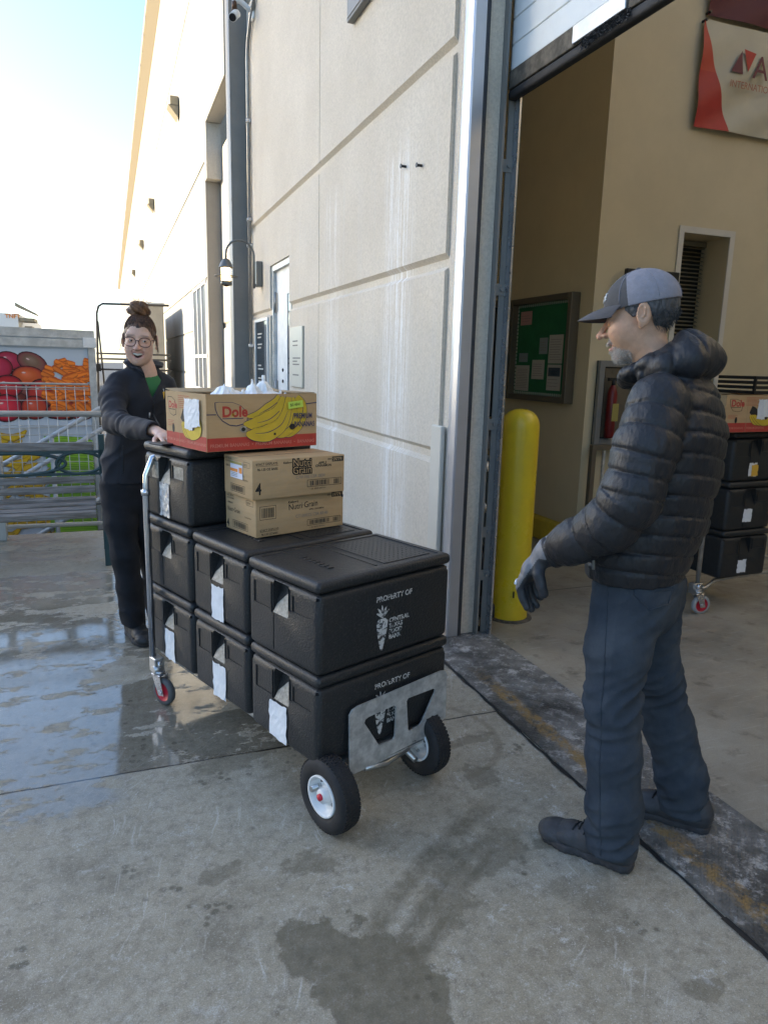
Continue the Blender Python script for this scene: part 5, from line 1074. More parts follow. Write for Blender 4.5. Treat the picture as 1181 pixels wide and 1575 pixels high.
# her phone-sized black folder under the hand
# ---------------------------------------------------------------- second cart indoors
TH2 = radians(3); g2 = 'black boxes on the second cart indoors'
C2 = empty('hand_cart', (3.45, 3.32, 0), TH2, 'second steel cart with black boxes indoors at the right edge', 'cart')
m = MB(); m.tube([(-.045, .0, .16), (-.045, .0, .9), (-.02, .05, 1.0), (-.02, .35, 1.0)], .014, 12); m.build('hoop_handle', M['zinc'], C2)
m = MB(); m.tube([(-.03, .02, .15), (.05, .02, .15), (.14, .03, .19), (.5, .03, .197), (1.2, .03, .197)], .012, 8); m.box(.05, 1.25, .30, .33, .185, .208); m.build('deck', M['zinc'], C2)
m = MB(); m.box(-.09, -.01, -.02, .03, .13, .20, .008, 1); m.cyl((-.09, -.02, .15), (-.02, -.02, .15), .02, 10); m.build('bracket', M['grey_pipe'], C2)
caster(C2, (-.03, -.03, .0625), radians(80), 'castw')
lab2 = ('black food box with white paper, bottom of the indoor stack', 'black food box with white paper, middle of the indoor stack', 'black food box with an orange note, top of the indoor stack')
for i in range(3):
    e = food_box((3.77, 3.62, .21+.315*i), TH2+.02*(i-1), lab2[i], g2, None, False, 0, 30+i)
    e.rotation_euler = (0, 0, TH2+pi/2+.02*(i-1)); e.location = (3.55+.204-.012*i, 3.31+.30, .21+.315*i)
    torn(e, -BW, .015, .075+.02*(i == 1), .075, .085, M['paper'], 40+i)
    if i == 2: torn(e, -BW-.003, .0, .07, .06, .07, M['orange'], 44, 'note')
e = open_carton((3.47, 3.25, 1.157), TH2, .40, .5, .22, 'second banana box printed Dole, on the indoor stack')
e.rotation_euler = (0, 0, TH2+pi/2); e.location = (3.475+.40, 3.26, 1.157)
cr = empty('black_crate', (3.85, 3.45, 1.38), TH2, 'black slatted crate on the indoor banana box', 'crate')
m = MB()
for z in (0, .03, .06, .09): m.box(-.13, .2, -.08, -.07, z, z+.02); m.box(-.13, -.12, -.07, .2, z, z+.02)
m.box(-.13, -.115, -.081, -.066, 0, .11); m.build('slats', M['black'], cr)
# ---------------------------------------------------------------- people
def head_sdf(P, man):
    """face looks along +y, z up, origin between the ears"""
    sy = np.abs(P[:, 0]); Q = P.copy(); Q[:, 0] = sy
    k = .96 if not man else 1.
    d = ell(Q, (0, -.012, .030), (.074*k, .096, .088))
    d = smin(d, ell(Q, (0, .028, -.045), (.058*k, .060, .078)), .03)
    d = smin(d, ell(Q, (.036, .052, -.038), (.024, .028, .028)), .03)           # cheek
    d = smin(d, ell(Q, (0, .066, -.104 if man else -.100), (.024, .022, .020)), .022)
    d = smin(d, tube(Q, [(.0, -.01, -.06, .050 if man else .043), (.0, -.035 if man else -.01, -.17, .052 if man else .044)]), .03)
    if not man: d = smin(d, ell(Q, (.030, .030, -.066), (.024, .036, .030)), .03)  # upper neck
    d = smin(d, tube(Q, [(-.045, .070, .020, .012), (.045, .070, .020, .012)]), .016)
    d = ssub(d, ell(Q, (.031, .093, -.004), (.017, .014, .012)), .012)
    nl = .019 if man else .008
    d = smin(d, tube(Q, [(0, .082, .004, .0075), (0, .094+nl*.6, -.022, .0085), (0, .098+nl, -.037, .0105)]), .008)
    d = smin(d, ell(Q, (.011, .092+nl*.3, -.039), (.0085, .011, .0075)), .006)
    if man:
        d = smin(d, ell(Q, (0, .090, -.064), (.024, .010, .0065)), .006); d = smin(d, ell(Q, (0, .086, -.083), (.019, .010, .0075)), .006)
        d = ssub(d, ell(Q, (0, .094, -.0735), (.019, .014, .0036)), .002)
    else:
        um = .30*np.clip(Q[:, 0], 0, .03); Q2 = Q.copy(); Q2[:, 2] -= um
        d = smin(d, ell(Q2, (0, .087, -.0585), (.031, .009, .0050)), .005); d = smin(d, ell(Q2, (0, .080, -.091), (.023, .009, .0060)), .006)
        d = ssub(d, ell(Q2, (0, .093, -.074) , (.0275, .024, .0115)), .002)
    d = ssub(d, tube(Q, [(.017, .096, -.044, .0022), (.030, .080, -.060, .0026), (.034, .068, -.078, .0018)]), .004)
    if man: d = ssub(d, tube(Q, [(.040, .078, -.016, .0015), (.050, .068, -.024, .0018), (.056, .055, -.040, .0015)]), .004)
    # lids
    lid = ell(Q, (.031, .0745, -.003), (.0155, .0135, .0125)); d = smin(d, lid, .004); d = ssub(d, ell(Q, (.031, .092, -.0035), (.0125, .012, .0055)), .0015)
    # ear
    er = ell(Q, (.079, -.020, -.008), (.007, .020, .034), rotm(.15, 0, -.35)); er = ssub(er, ell(Q, (.0865, -.017, -.005), (.0055, .013, .024), rotm(.15, 0, -.35)), .0015); er = smin(er, tube(Q, [(.080, -.010, -.020, .0035), (.083, -.022, -.012, .0035), (.083, -.026, .006, .003)]), .003)
    d = smin(d, er, .004); d = smin(d, ell(Q, (.077, -.010, -.036), (.006, .008, .010)), .004)
    return d
def head_color(man):
    def f(v):
        c = np.zeros((len(v), 3)); base = np.array((.56, .32, .205) if man else (.70, .42, .31)); c[:] = base
        x, y, z = v[:, 0], v[:, 1], v[:, 2]; ax = np.abs(x)
        n = wr(v.astype(np.float32), 420, 3, 7)*.5+.5; n2 = wr(v.astype(np.float32), 60, 8)*.5+.5
        def mixc(m, col): c[:] = c*(1-m[:, None])+np.array(col)*m[:, None]
        red = np.exp(-((ax-.04)**2/.0006+(y-.07)**2/.002+(z+.03)**2/.0006)); mixc(red*.35, (.58, .22, .15))
        mixc(np.exp(-(ax**2/.0003+(y-.115)**2/.0008+(z+.035)**2/.0003))*.4, (.62, .25, .19))
        lip = np.exp(-((ax/(.024 if man else .031))**4+((z+.0735-(0 if man else .3)*np.clip(ax, 0, .03))/(.0135 if man else .0175))**4))*(y > .06)*(1 if man else .6); mixc(np.clip(lip*1.0, 0, .8), (.42, .15, .13) if man else (.60, .20, .19))
        brow = np.exp(-(((ax-.032)/.019)**4+((z-.021-.1*(.03-ax))/.0048)**2))*(y > .05); mixc(brow*(.75 if man else .6), (.10, .09, .085) if man else (.12, .06, .04))
        if man:
            b = np.clip((-.072-.40*np.clip(.080-y, 0, 1)-z)/.014, 0, 1)*np.clip((y-.020)/.03, 0, 1)*(z > -.14)
            b = np.maximum(b, np.exp(-((ax/.038)**4+((z+.055+.25*np.clip(ax-.015, 0, 1))/.0105)**4))*(y > .055)); b *= (1-np.clip(lip*1.3, 0, 1)); mixc(np.clip(b*(.25+.75*n), 0, .85), (.40, .37, .34))
            mixc(np.clip(b*(n2 > .6)*.35, 0, 1), (.16, .14, .13)); mixc((n2 > .62)*.12*(b < .1), (.38, .19, .11))
        return c
    return f


def eyeset(parent, M4, look, s=1.):
    for q in (-1, 1):
        m = MB(); m.M = M4 @ Matrix.Translation((q*.031, .0735, -.0035)) @ look; m.lathe([(0, .0118), (.004, .0111), (.008, .0087), (.0118, 0), (.008, -.0087), (0, -.0118)], Matrix.Rotation(-pi/2, 4, 'X'), 18); e = m.build('eye', M['eyew'], parent)
        m = MB(); m.M = M4 @ Matrix.Translation((q*.031, .0735, -.0035)) @ look; m.lathe([(0, .0124), (.003, .0122), (.0056, .0108)], Matrix.Rotation(-pi/2, 4, 'X'), 18); m.build('iris', M['iris'], e)
def xf(P, M4i): return (P@np.array(M4i.to_3x3()).T.astype(np.float32)+np.array(M4i.translation, np.float32))
def hand_sdf(P, wrist, dirv, palmn, size=1., curl=.35, thumb_side=1, spread=.0):
    """open hand: dirv points to the fingers, palmn out of the palm"""
    f = Vector(dirv).normalized(); n = Vector(palmn); n = (n-f*n.dot(f)).normalized(); sde = f.cross(n)*thumb_side; w0 = Vector(wrist); s = size
    def p(a, b, c): q = w0+f*a*s+sde*b*s+n*c*s; return tuple(q)
    d = tube(P, [(*p(-.03, 0, 0), .025*s, .019*s), (*p(.01, 0, 0), .028*s, .017*s), (*p(.05, 0, .0), .037*s, .015*s), (*p(.085, 0, .002), .040*s, .013*s)], tuple(sde))
    L = [(.030, .074), (.010, .082), (-.010, .077), (-.030, .060)]
    for i, (b, l) in enumerate(L):
        c = curl+.06*i; a0 = .082-.004*abs(i-1); bb = b*(1+spread)
        x1, z1 = a0+l*.45*cos(c), l*.45*sin(c); x2, z2 = x1+l*.32*cos(2.0*c), z1+l*.32*sin(2.0*c); x3, z3 = x2+l*.22*cos(2.7*c), z2+l*.22*sin(2.7*c)
        d = smin(d, tube(P, [(*p(a0-.01, b, .002), .0095*s), (*p(x1, bb, z1+.002), .0088*s), (*p(x2, bb*1.03, z2+.002), .0080*s), (*p(x3, bb*1.04, z3+.002), .0070*s)]), .003)
    d = smin(d, tube(P, [(*p(.012, .022, .006), .013*s), (*p(.045, .048, .014), .0115*s), (*p(.070, .060, .018), .0095*s), (*p(.090, .064, .022), .0078*s)]), .006)
    return d
def shoe(parent, heel, toe, name, mt, H=.10, wd=.050, laces=True):
    h, t = Vector(heel), Vector(toe); f = (t-h).normalized(); L_ = (t-h).length; sde = Vector((f.y, -f.x, 0))
    def p(a, b, c): q = h+f*a*L_+sde*b; return (q.x, q.y, c)
    A = tuple(sde)
    def fs(P):
        d = tube(P, [(*p(.15, 0, .052), wd*.80, .052), (*p(.46, 0, .050), wd*.84, .050), (*p(.66, .003, .040), wd*.97, .038), (*p(.84, .004, .034), wd*.95, .028)], A, k=.02)
        d = smin(d, tube(P, [(*p(.20, 0, .06), wd*.8, .052), (*p(.24, 0, H+.02), wd*.72, .050)], A), .03)
        d = smin(d, ell(P, p(.86, .004, .030), (wd*.92, wd*.92, .030)), .02)
        a_ = (P-np.array(h, np.float32))@np.array(f, np.float32)/L_; sm = .0022*np.exp(-((a_-.74-.9*(P[:, 2]-.03))/.008)**2)+.0022*np.exp(-((a_-.36+.6*(P[:, 2]-.03))/.008)**2)+.002*np.exp(-((P[:, 2]-.042-.02*np.cos(a_*6))/.003)**2)
        return np.maximum(d+sm+.0014*wr(P, 90, 4), .014-P[:, 2])
    def so(P):
        d = tube(P, [(*p(.13, 0, .016), wd*.86, .035), (*p(.40, 0, .016), wd*.82, .035), (*p(.68, .003, .016), wd*1.04, .035), (*p(.85, .004, .016), wd*.98, .035)], A, k=.02)
        q = P@np.array(f, np.float32); tr = .0016*np.sign(np.sin(q*330)); return np.maximum(np.maximum(d, P[:, 2]-.030), .002-P[:, 2]+tr*(P[:, 2] < .012)*0)+.0008*np.sign(np.sin(q*330))*(P[:, 2] < .016)
    lo = [min(h[i], t[i])-.08 for i in (0, 1)]+[-.004]; hi = [max(h[i], t[i])+.08 for i in (0, 1)]+[H+.08]
    v, f_ = sdf_mesh(fs, lo, hi, .0045); o = organic([(v, f_)], name, mt, parent)
    v, f_ = sdf_mesh(so, lo, hi, .0045); organic([(v, f_)], 'sole', M['sole'], o)
    if laces:
        m = MB()
        for i, a in enumerate((.50, .56, .62)):
            zt_ = .101-.011*i
            m.tube([p(a, -.028, zt_-.012), p(a+.02, -.012, zt_-.001), p(a+.05, .012, zt_-.001), p(a+.06, .028, zt_-.012)], .0028, 6); m.tube([p(a, .028, zt_-.012), p(a+.02, .012, zt_), p(a+.05, -.012, zt_), p(a+.06, -.028, zt_-.012)], .0028, 6)
        m.tube([p(.47, 0, .112), p(.46, -.03, .112), p(.49, -.045, .09), p(.50, -.01, .108)], .0024, 6); m.build('laces', M['lace'], o)
    return o

from mathutils.bvhtree import BVHTree
def seam_on(o, origins, dirs, r, mt, name, lift=.0008, dash=0):      # a stitched line lying on a garment's surface
    me = o.data; bv = BVHTree.FromPolygons([v.co for v in me.vertices], [tuple(p.vertices) for p in me.polygons]); pts = []
    for a, d in zip(origins, dirs):
        h = bv.ray_cast(Vector(a), Vector(d).normalized())
        if h[0] is not None: pts.append(h[0]+h[1]*lift)
    m = MB()
    if dash:
        for i in range(0, len(pts)-1, 2): m.tube([pts[i], pts[i+1]], r, 5)
    else: m.tube(pts, r, 6)
    return m.build(name, mt, o)
def lerp_path(P_, n):
    out = []; P_ = [Vector(p) for p in P_]
    for a, b in zip(P_, P_[1:]):
        for i in range(n): out.append(a.lerp(b, i/n))
    return out+[P_[-1]]

# ---- the man in the puffer jacket
MAN = empty('person', (1.54, 1.62, 0), radians(38.5), 'man in black puffer jacket, grey cap and grey gloves standing at the doorway', 'person')
HM = Matrix.Translation((.0, .152, 1.660)) @ Matrix.Rotation(radians(-12), 4, 'X') @ Matrix.Rotation(radians(5), 4, 'Z')
HMi = HM.inverted()
def man_body(P):
    d = tube(P, [(0, .075, .92, .15, .115), (0, .05, 1.1, .15, .105), (0, .02, 1.32, .16, .10), (0, .035, 1.42, .13, .08), (0, .06, 1.47, .07, .065)], k=.03)
    d = smin(d, tube(P, [(-.085, .085, .86, .07), (-.150, .090, .52, .05), (-.160, .058, .1, .04)]), .03); d = smin(d, tube(P, [(.085, .06, .86, .07), (.145, .025, .52, .05), (.162, -.10, .1, .04)]), .03)
    d = smin(d, tube(P, [(-.165, .045, 1.41, .045), (-.262, .075, 1.165, .035), (-.255, .135, 1.08, .032), (-.205, .30, .965, .026)]), .03)
    d = smin(d, tube(P, [(.165, .035, 1.41, .045), (.262, .015, 1.13, .035), (.215, .13, .98, .026)]), .03)
    return d
vb, fb = sdf_mesh(man_body, (-.4, -.25, .02), (.4, .45, 1.49), .012)
vh, fh = sdf_mesh(lambda P: head_sdf(P, True)+.0006*wr(P, 240, 9), (-.10, -.13, -.18), (.10, .14, .13), .0024)
vhw = (np.array(HM.to_3x3())@vh.T).T+np.array(HM.translation)
cb = np.tile((.5, .3, .2), (len(vb), 1)); ch = head_color(True)(vh)
organic([(vb, fb), (vhw, fh)], 'body', M['skin'], MAN, color=lambda v: np.concatenate([cb, ch]))
rb = random.Random(8); m = MB(); m.M = HM; cand = []
for p in vh[::3]:
    x_, y_, z_ = p; ax_ = abs(x_)
    chin = z_ < -.076-.40*max(.080-y_, 0) and y_ > .030 and z_ > -.135 and not (ax_ < .024 and abs(z_+.0735) < .013)
    mus = y_ > .06 and -.068 < z_+.25*max(ax_-.015, 0)*0 < -.050 and ax_ < .034 and z_ < -.050
    if chin or mus: cand.append((p, mus))
for p, mus in rb.sample(cand, min(900, len(cand))):
    o_ = Vector(p); d_ = (o_-V(0, .035, -.070)).normalized()*.55+V(0, .05, -.75); d_ = d_.normalized()*rb.uniform(.0045, .0085); j_ = V(rb.uniform(-1, 1), rb.uniform(-1, 1), rb.uniform(-1, 1))*.0016
    m.tube([o_-d_*.1, o_+d_*.6+j_*.4, o_+d_+j_], [.00055, .00045, .0002], 3, cap=False)
m.build('beard', M['beard'], MAN)
eyeset(MAN, HM, Matrix.Rotation(radians(-18), 4, 'X') @ Matrix.Rotation(radians(8), 4, 'Z'))
def man_hair(P):
    q = P.copy(); q[:, 0] = np.abs(q[:, 0])
    d = ell(q, (0, -.015, .024), (.0785, .0985, .088)); d = np.maximum(d, P[:, 2]-.03); d = np.maximum(d, -(P[:, 2]+.050+.5*np.clip(-P[:, 1]-.02, 0, .06)*0))
    fr = P[:, 1]-(.030-.9*np.clip(.015-P[:, 2], 0, 1)*.9); side = np.where(P[:, 2] < -.008, P[:, 1]+.040, fr)
    return np.maximum(np.maximum(d, side), -ell(q, (.081, -.020, -.008), (.012, .025, .038)))+.0016*wr(P, 420, 6)
v, f_ = sdf_mesh(man_hair, (-.1, -.13, -.08), (.1, .08, .06), .003); organic([((np.array(HM.to_3x3())@v.T).T+np.array(HM.translation), f_)], 'hair', M['hairg'], MAN)
m = MB(); m.M = HM
for p in rb.sample([q for q in v if q[2] < .0 and q[1] < -.03], 420):
    o_ = Vector(p); d_ = V(rb.uniform(-.15, .15), rb.uniform(-.35, -.05), -1).normalized()*rb.uniform(.008, .018); m.tube([o_, o_+d_*.5+V(0, -.0012, 0), o_+d_], [.0008, .0007, .0002], 3, cap=False)
m.build('hair_strands', M['hairg'], MAN)
# cap
def cap_crown(P):
    d = ell(P, (0, -.012, .034), (.0835, .107, .094)); d = np.minimum(d, d); a = np.arctan2(P[:, 0], P[:, 1]+.012); d = d+.0014*np.exp(-((((a+pi/6) % (pi/3))-pi/6)/.035)**2)*0+.0012*wr(P, 60, 12)
    inner = ell(P, (0, -.012, .030), (.079, .102, .090)); low = .026-P[:, 2]+.12*(P[:, 1]+.012)*(-.18)
    return np.maximum(np.maximum(d, -inner), low-.004)
v, f_ = sdf_mesh(cap_crown, (-.1, -.14, .0), (.1, .12, .15), .003)
def T_(v): return (np.array(HM.to_3x3())@v.T).T+np.array(HM.translation)
capo = organic([(T_(v), f_)], 'cap', [M['capd'], M['capl']], MAN, matidx=lambda c: (((c-np.array(HM.translation))@np.array(HM.to_3x3()))[:, 1] < .018).astype(int))
m = MB(); m.M = HM; m.lathe([(0, .134), (.007, .132), (.009, .127)], Matrix.Translation((0, -.012, 0)), 12); m.build('cap_button', M['capb'], capo)
m = MB(); m.M = HM
for a in (0, pi/3, -pi/3, pi, 2*pi/3, -2*pi/3):     # raised seams
    m.tube([((.0838*cos(t))*sin(a), -.012+(.1073*cos(t))*cos(a), .034+.0943*sin(t)) for t in np.linspace(.0, pi/2-.06, 14)], .0011, 5)
m.build('cap_seams', M['capl'], capo)
# brim
me_v = []; nU, nV = 26, 9
for lay in (0, 1):
    for j in range(nV+1):
        for i in range(nU+1):
            a = radians(-66+132*i/nU); t = j/nV; bx_ = .0815*sin(a); by_ = -.012+.106*cos(a); ext = .080*(cos(a*1.15) if abs(a*1.15) < pi/2 else 0)**.55*t
            x = bx_*(1+.02*t); y = by_+ext; z = .037-.016*t*t-.004*t-1.5*(x*x)*(.4+.6*t)*2.0-.0022*lay+.004
            me_v.append(tuple(HM @ V(x, y, z)))
fc = []; n1 = nU+1; off = (nV+1)*n1
for j in range(nV):
    for i in range(nU):
        a = j*n1+i; fc.append((a, a+1, a+n1+1, a+n1)); fc.append((off+a, off+a+n1, off+a+n1+1, off+a+1))
for i in range(nU): a = nV*n1+i; fc.append((a, a+1, off+a+1, off+a))
me = bpy.data.meshes.new('brim'); me.from_pydata(me_v, [], fc); me.polygons.foreach_set('use_smooth', [True]*len(fc)); me.materials.append(M['capb']); o = bpy.data.objects.new('brim', me); COL.objects.link(o); o.parent = capo
m = MB(); m.M = HM      # white front emblem, a curved set of short strokes
def onc(a, t): a = a-.22; return V(.0852*cos(t)*sin(a), -.012+.1090*cos(t)*cos(a), .034+.0958*sin(t))
for (a0, t0, a1, t1) in ((-.26, .46, -.10, .46), (-.24, .36, -.14, .36), (-.19, .24, -.19, .44), (-.06, .38, .05, .38), (-.06, .30, .05, .30), (.1, .38, .2, .38), (.1, .3, .2, .3), (-.26, .28, -.2, .28), (-.12, .24, .2, .24)):
    m.tube([onc(a0+(a1-a0)*q/3, t0+(t1-t0)*q/3) for q in range(4)], .0019, 5)
m.build('emblem', M['white'], capo)

# jacket: padded torso, sleeves, hood and collar in one surface
PITCH = .058
def puff(s, pitch, amp, ph=0):
    q = np.abs(np.sin(np.pi*(s/pitch+ph))); return amp*(1-(1-q)**3)**.8
def man_jacket(P):
    x, y, z = P[:, 0], P[:, 1], P[:, 2]
    tor = tube(P, [(0, .095, .905, .188, .140), (0, .090, .97, .196, .148), (0, .055, 1.08, .190, .147), (0, .020, 1.22, .192, .132), (0, .008, 1.32, .196, .122), (0, .02, 1.40, .180, .105), (0, .045, 1.46, .115, .085), (0, .065, 1.50, .08, .07)], k=.03)
    tor = np.maximum(tor, .888-z+.06*(y-.1)*-1.)
    sl = z+.020*np.sin(x*9+.5)-.10*(y-.05)*0+.007*wr(P, 10, 1)
    tor = tor-puff(sl, PITCH, .0078, .1)+.0065
    side = np.abs(np.abs(x)-.165); tor = tor+.006*np.exp(-(side/.006)**2)*(y < .09)*(z < 1.36)*0
    a1, s1, _ = tube(P, [(-.165, .045, 1.415, .082, .085), (-.225, .055, 1.30, .083, .086), (-.262, .075, 1.165, .080, .083), (-.262, .125, 1.085, .074, .076), (-.235, .225, 1.015, .062, .062), (-.212, .288, .975, .050, .048)], (0, 1, 0), True, .02)
    a1 = a1-puff(s1+.012*wr(P, 16, 3), .058, .0078, .35)+.0060
    cut = (P-np.array((-.210, .293, .972), np.float32))@np.array((.10, .86, -.50), np.float32); a1 = np.maximum(a1, cut-.006)
    a2, s2, _ = tube(P, [(.165, .035, 1.415, .082, .085), (.25, .02, 1.25, .080, .083), (.275, .015, 1.12, .072, .074), (.22, .13, .99, .052, .052)], (0, 1, 0), True, .02)
    a2 = a2-puff(s2, .060, .0078, .35)+.006
    d = smin(tor, a1, .008); d = smin(d, a2, .008)
    # collar ring standing up round the neck, then the hood bundled behind it
    col, sc, _ = tube(P, [(0, .168, 1.470, .018, .028), (-.055, .145, 1.492, .022, .034), (-.088, .085, 1.525, .024, .038), (-.070, .02, 1.560, .026, .040), (0, -.010, 1.575, .028, .040), (.070, .02, 1.560, .026, .040), (.088, .085, 1.525, .024, .038), (.055, .145, 1.492, .022, .034), (0, .168, 1.470, .018, .028)], (0, 0, 1), True, .015)
    col = col-puff(sc, .05, .006)+.003
    d = smin(d, col, .012)
    hood = smin(ell(P, (0, -.002, 1.560), (.108, .058, .044), rotm(-.45, 0, 0)), tube(P, [(-.095, .10, 1.490, .024), (-.112, .045, 1.512, .032), (-.090, -.015, 1.530, .040), (0, -.044, 1.532, .043), (.090, -.015, 1.530, .040), (.112, .045, 1.512, .032), (.095, .10, 1.49, .024)], (0, 0, 1), k=.02), .03)
    hood = smin(hood, ell(P, (0, .012, 1.592), (.066, .028, .026)), .03)
    qh = np.arctan2(x, -(y-.06)); hood = hood-puff(qh*.10+.15*z, .066, .008, .5)+.005+.004*wr(P, 45, 21)
    d = smin(d, hood, .006)
    fold = wr(P*np.array((1.2, 1.2, .35), np.float32), 95, 17)*.0018+np.abs(wr(P*np.array((1.2, 1.2, .6), np.float32), 60, 19))*.0020+wr(P, 190, 18, 6)*.0011
    return d+fold
v, f_ = sdf_mesh(man_jacket, (-.37, -.18, .86), (.37, .38, 1.68), .0046)
jk = organic([(v, f_)], 'jacket', M['jacket'], MAN)
m = MB(); m.tube([(-.197, .175, .97), (-.200, .172, .935)], .004, 6); m.build('zip_pull', M['grey_dark'], jk)
def man_trousers(P):
    d = tube(P, [(0, .085, .96, .165, .122), (0, .080, .88, .172, .125), (0, .07, .80, .165, .115)], k=.02)
    l = tube(P, [(-.085, .085, .84, .092, .112), (-.125, .098, .68, .088, .092), (-.150, .090, .52, .078, .080), (-.160, .072, .36, .076, .078), (-.160, .058, .20, .076, .078), (-.160, .055, .07, .077, .079)], (1, 0, 0), k=.03)
    r = tube(P, [(.085, .06, .84, .092, .112), (.12, .055, .68, .090, .092), (.145, .025, .52, .080, .080), (.158, -.035, .34, .074, .078), (.162, -.090, .18, .074, .078), (.162, -.105, .07, .075, .079)], (1, 0, 0), k=.03)
    l = np.maximum(l, .052-P[:, 2]); r = np.maximum(r, .058-P[:, 2])
    d = smin(d, smin(l, r, .012), .02)
    z = P[:, 2]; kn = np.exp(-((z-.50)/.10)**2); hem = np.exp(-((z-.13)/.09)**2)
    q8 = P.copy(); q8[:, 2] = q8[:, 2]+.35*q8[:, 1]; cr = .0030*wr(P*np.array((.7, .7, 1.6), np.float32), 36, 31)*(.4+kn+1.2*hem)+.0115*(np.abs(wr(q8*np.array((.8, .8, 1.5), np.float32), 42, 34, 3))-.35)*(.25+1.1*kn+1.3*hem)+.0016*wr(P, 110, 33)
    seam = .0018*np.exp(-((P[:, 1]-.09-(.02*(z-.5)))/.004)**2)*(P[:, 0] < -.14)
    return d+cr-seam
v, f_ = sdf_mesh(man_trousers, (-.27, -.22, .04), (.27, .24, .98), .006)
tr_ = organic([(v, f_)], 'trousers', M['denim'], MAN)
sp_ = lerp_path([(-1, .136, .90), (-1, .112, .67), (-1, .107, .53), (-1, .090, .3), (-1, .067, .065)], 22)
seam_on(tr_, sp_, [(1, 0, 0)]*len(sp_), .0016, M['denim'], 'side_seam')
camL = Vector((-2.21, -.31, 1.5)); pk_ = lerp_path([(-.05, .085, .905), (-.05, .080, .835), (-.05, .030, .797), (-.05, -.018, .826), (-.05, -.030, .905)], 10)
seam_on(tr_, [camL]*len(pk_), [q-camL for q in pk_], .0017, M['denim'], 'pocket_stitching'); pk2 = lerp_path([(-.05, .082, .875), (-.05, .03, .855), (-.05, -.027, .873)], 8)
seam_on(tr_, [camL]*len(pk2), [q-camL for q in pk2], .0012, M['denim'], 'pocket_stitching')
bk = [(cos(t)*.6+(-.16), sin(t)*.6+.055, .066) for t in np.linspace(0, 2*pi, 40)]
shoe(MAN, (-.170, -.028, 0), (-.148, .287, 0), 'shoe', M['shoe']); shoe(MAN, (.162, -.205, 0), (.160, .105, 0), 'shoe', M['shoe'])
# gloves
def glove_l(P):
    d = tube(P, [(-.209, .283, .985, .040, .034), (-.206, .318, .955, .036, .030), (-.203, .352, .915, .046, .022), (-.203, .368, .880, .048, .019)], (1, 0, 0), k=.02)
    for i, (x, l) in enumerate(((-.240, .070), (-.216, .078), (-.192, .074), (-.170, .058))):
        d = smin(d, tube(P, [(x, .366, .886, .0135), (x*1.0, .374-.003*i, .886-l*.45, .0130), (x, .366-.004*i, .886-l*.85, .0122), (x, .348-.006*i, .886-l*1.28, .0110)]), .006)
    d = smin(d, tube(P, [(-.228, .322, .940, .019), (-.245, .318, .905, .0175), (-.248, .306, .872, .0165), (-.246, .298, .850, .0140)]), .012)
    d = smin(d, np.abs(tube(P, [(-.211, .270, .996, .046, .040), (-.207, .300, .972, .046, .040)], (1, 0, 0)))-.004, .008)
    return d+.0016*wr(P, 160, 40)
v, f_ = sdf_mesh(glove_l, (-.30, .20, .74), (-.12, .43, 1.06), .0032)
gl = organic([(v, f_)], 'glove', [M['glove'], M['glove2']], MAN, matidx=lambda c: ((c[:, 1]+.55*(c[:, 2]-.93) < .335) & (c[:, 2] < .955) | (c[:, 2] < .868) & (c[:, 1] < .368)).astype(int))
m = MB(); m.tube([(-.252, .385, .868), (-.225, .392, .870), (-.19, .390, .868), (-.160, .380, .868)], .004, 6); m.build('reflective_trim', M['refl'], gl)
def glove_r(P): return hand_sdf(P, (.215, .14, .975), (0, .25, -1), (-1, 0, 0), 1.12, .35, 1)
v, f_ = sdf_mesh(glove_r, (.08, .04, .72), (.32, .28, 1.06), .005); organic([(v, f_)], 'glove', M['glove'], MAN)

# ---- the woman pushing the cart
WM = empty('person', (.118, 3.93, 0), 0, 'laughing woman with glasses and auburn hair bun pushing the cart', 'person')
HW = Matrix.Translation((.026, -.045, 1.598)) @ Matrix.Rotation(radians(180-9), 4, 'Z') @ Matrix.Rotation(radians(-5), 4, 'X') @ Matrix.Rotation(radians(-3), 4, 'Y') @ Matrix.Scale(1.03, 4)
def TW(v): return (np.array(HW.to_3x3())@v.T).T+np.array(HW.translation)
HAND = V(.112, -.80, 1.172)
AW = (.94, .34, 0)
def wom_body(P):
    d = tube(P, [(-.03, .0, .90, .145, .10), (-.01, 0, 1.05, .12, .09), (.02, 0, 1.25, .14, .095), (.03, 0, 1.38, .13, .07), (.045, -.02, 1.44, .050, .050), (.035, -.035, 1.51, .046)], AW, k=.03)
    d = smin(d, tube(P, [(-.10, -.02, .88, .075), (-.085, -.05, .48, .05), (-.07, -.03, .1, .035)]), .04); d = smin(d, tube(P, [(.04, .03, .88, .075), (.05, .03, .48, .05), (.06, .1, .1, .035)]), .04)
    d = smin(d, tube(P, [(-.085, -.055, 1.37, .040), (-.115, -.12, 1.30, .038), (-.105, -.26, 1.195, .034), (-.03, -.45, 1.187, .030), (.05, -.62, 1.19, .023)]), .03)
    d = smin(d, tube(P, [(.135, .035, 1.36, .04), (.225, .03, 1.13, .033), (.27, -.13, 1.07, .026)]), .03)
    return d
vb, fb = sdf_mesh(wom_body, (-.3, -.75, .02), (.4, .3, 1.53), .012)
vh, fh = sdf_mesh(lambda P: head_sdf(P, False), (-.10, -.13, -.18), (.10, .13, .13), .0025)
dirh = Vector((.22, -1, -.05))
vr, fr_ = sdf_mesh(lambda P: smin(hand_sdf(P, (.075, -.705, 1.182), (.30, -1, -.10), (0, -.1, -1), .95, .12, -1, .25), tube(P, [(.045, -.58, 1.195, .026, .022), (.075, -.71, 1.182, .025, .018)], (1, 0, 0)), .01), (-.03, -.93, 1.10), (.20, -.55, 1.25), .0035)
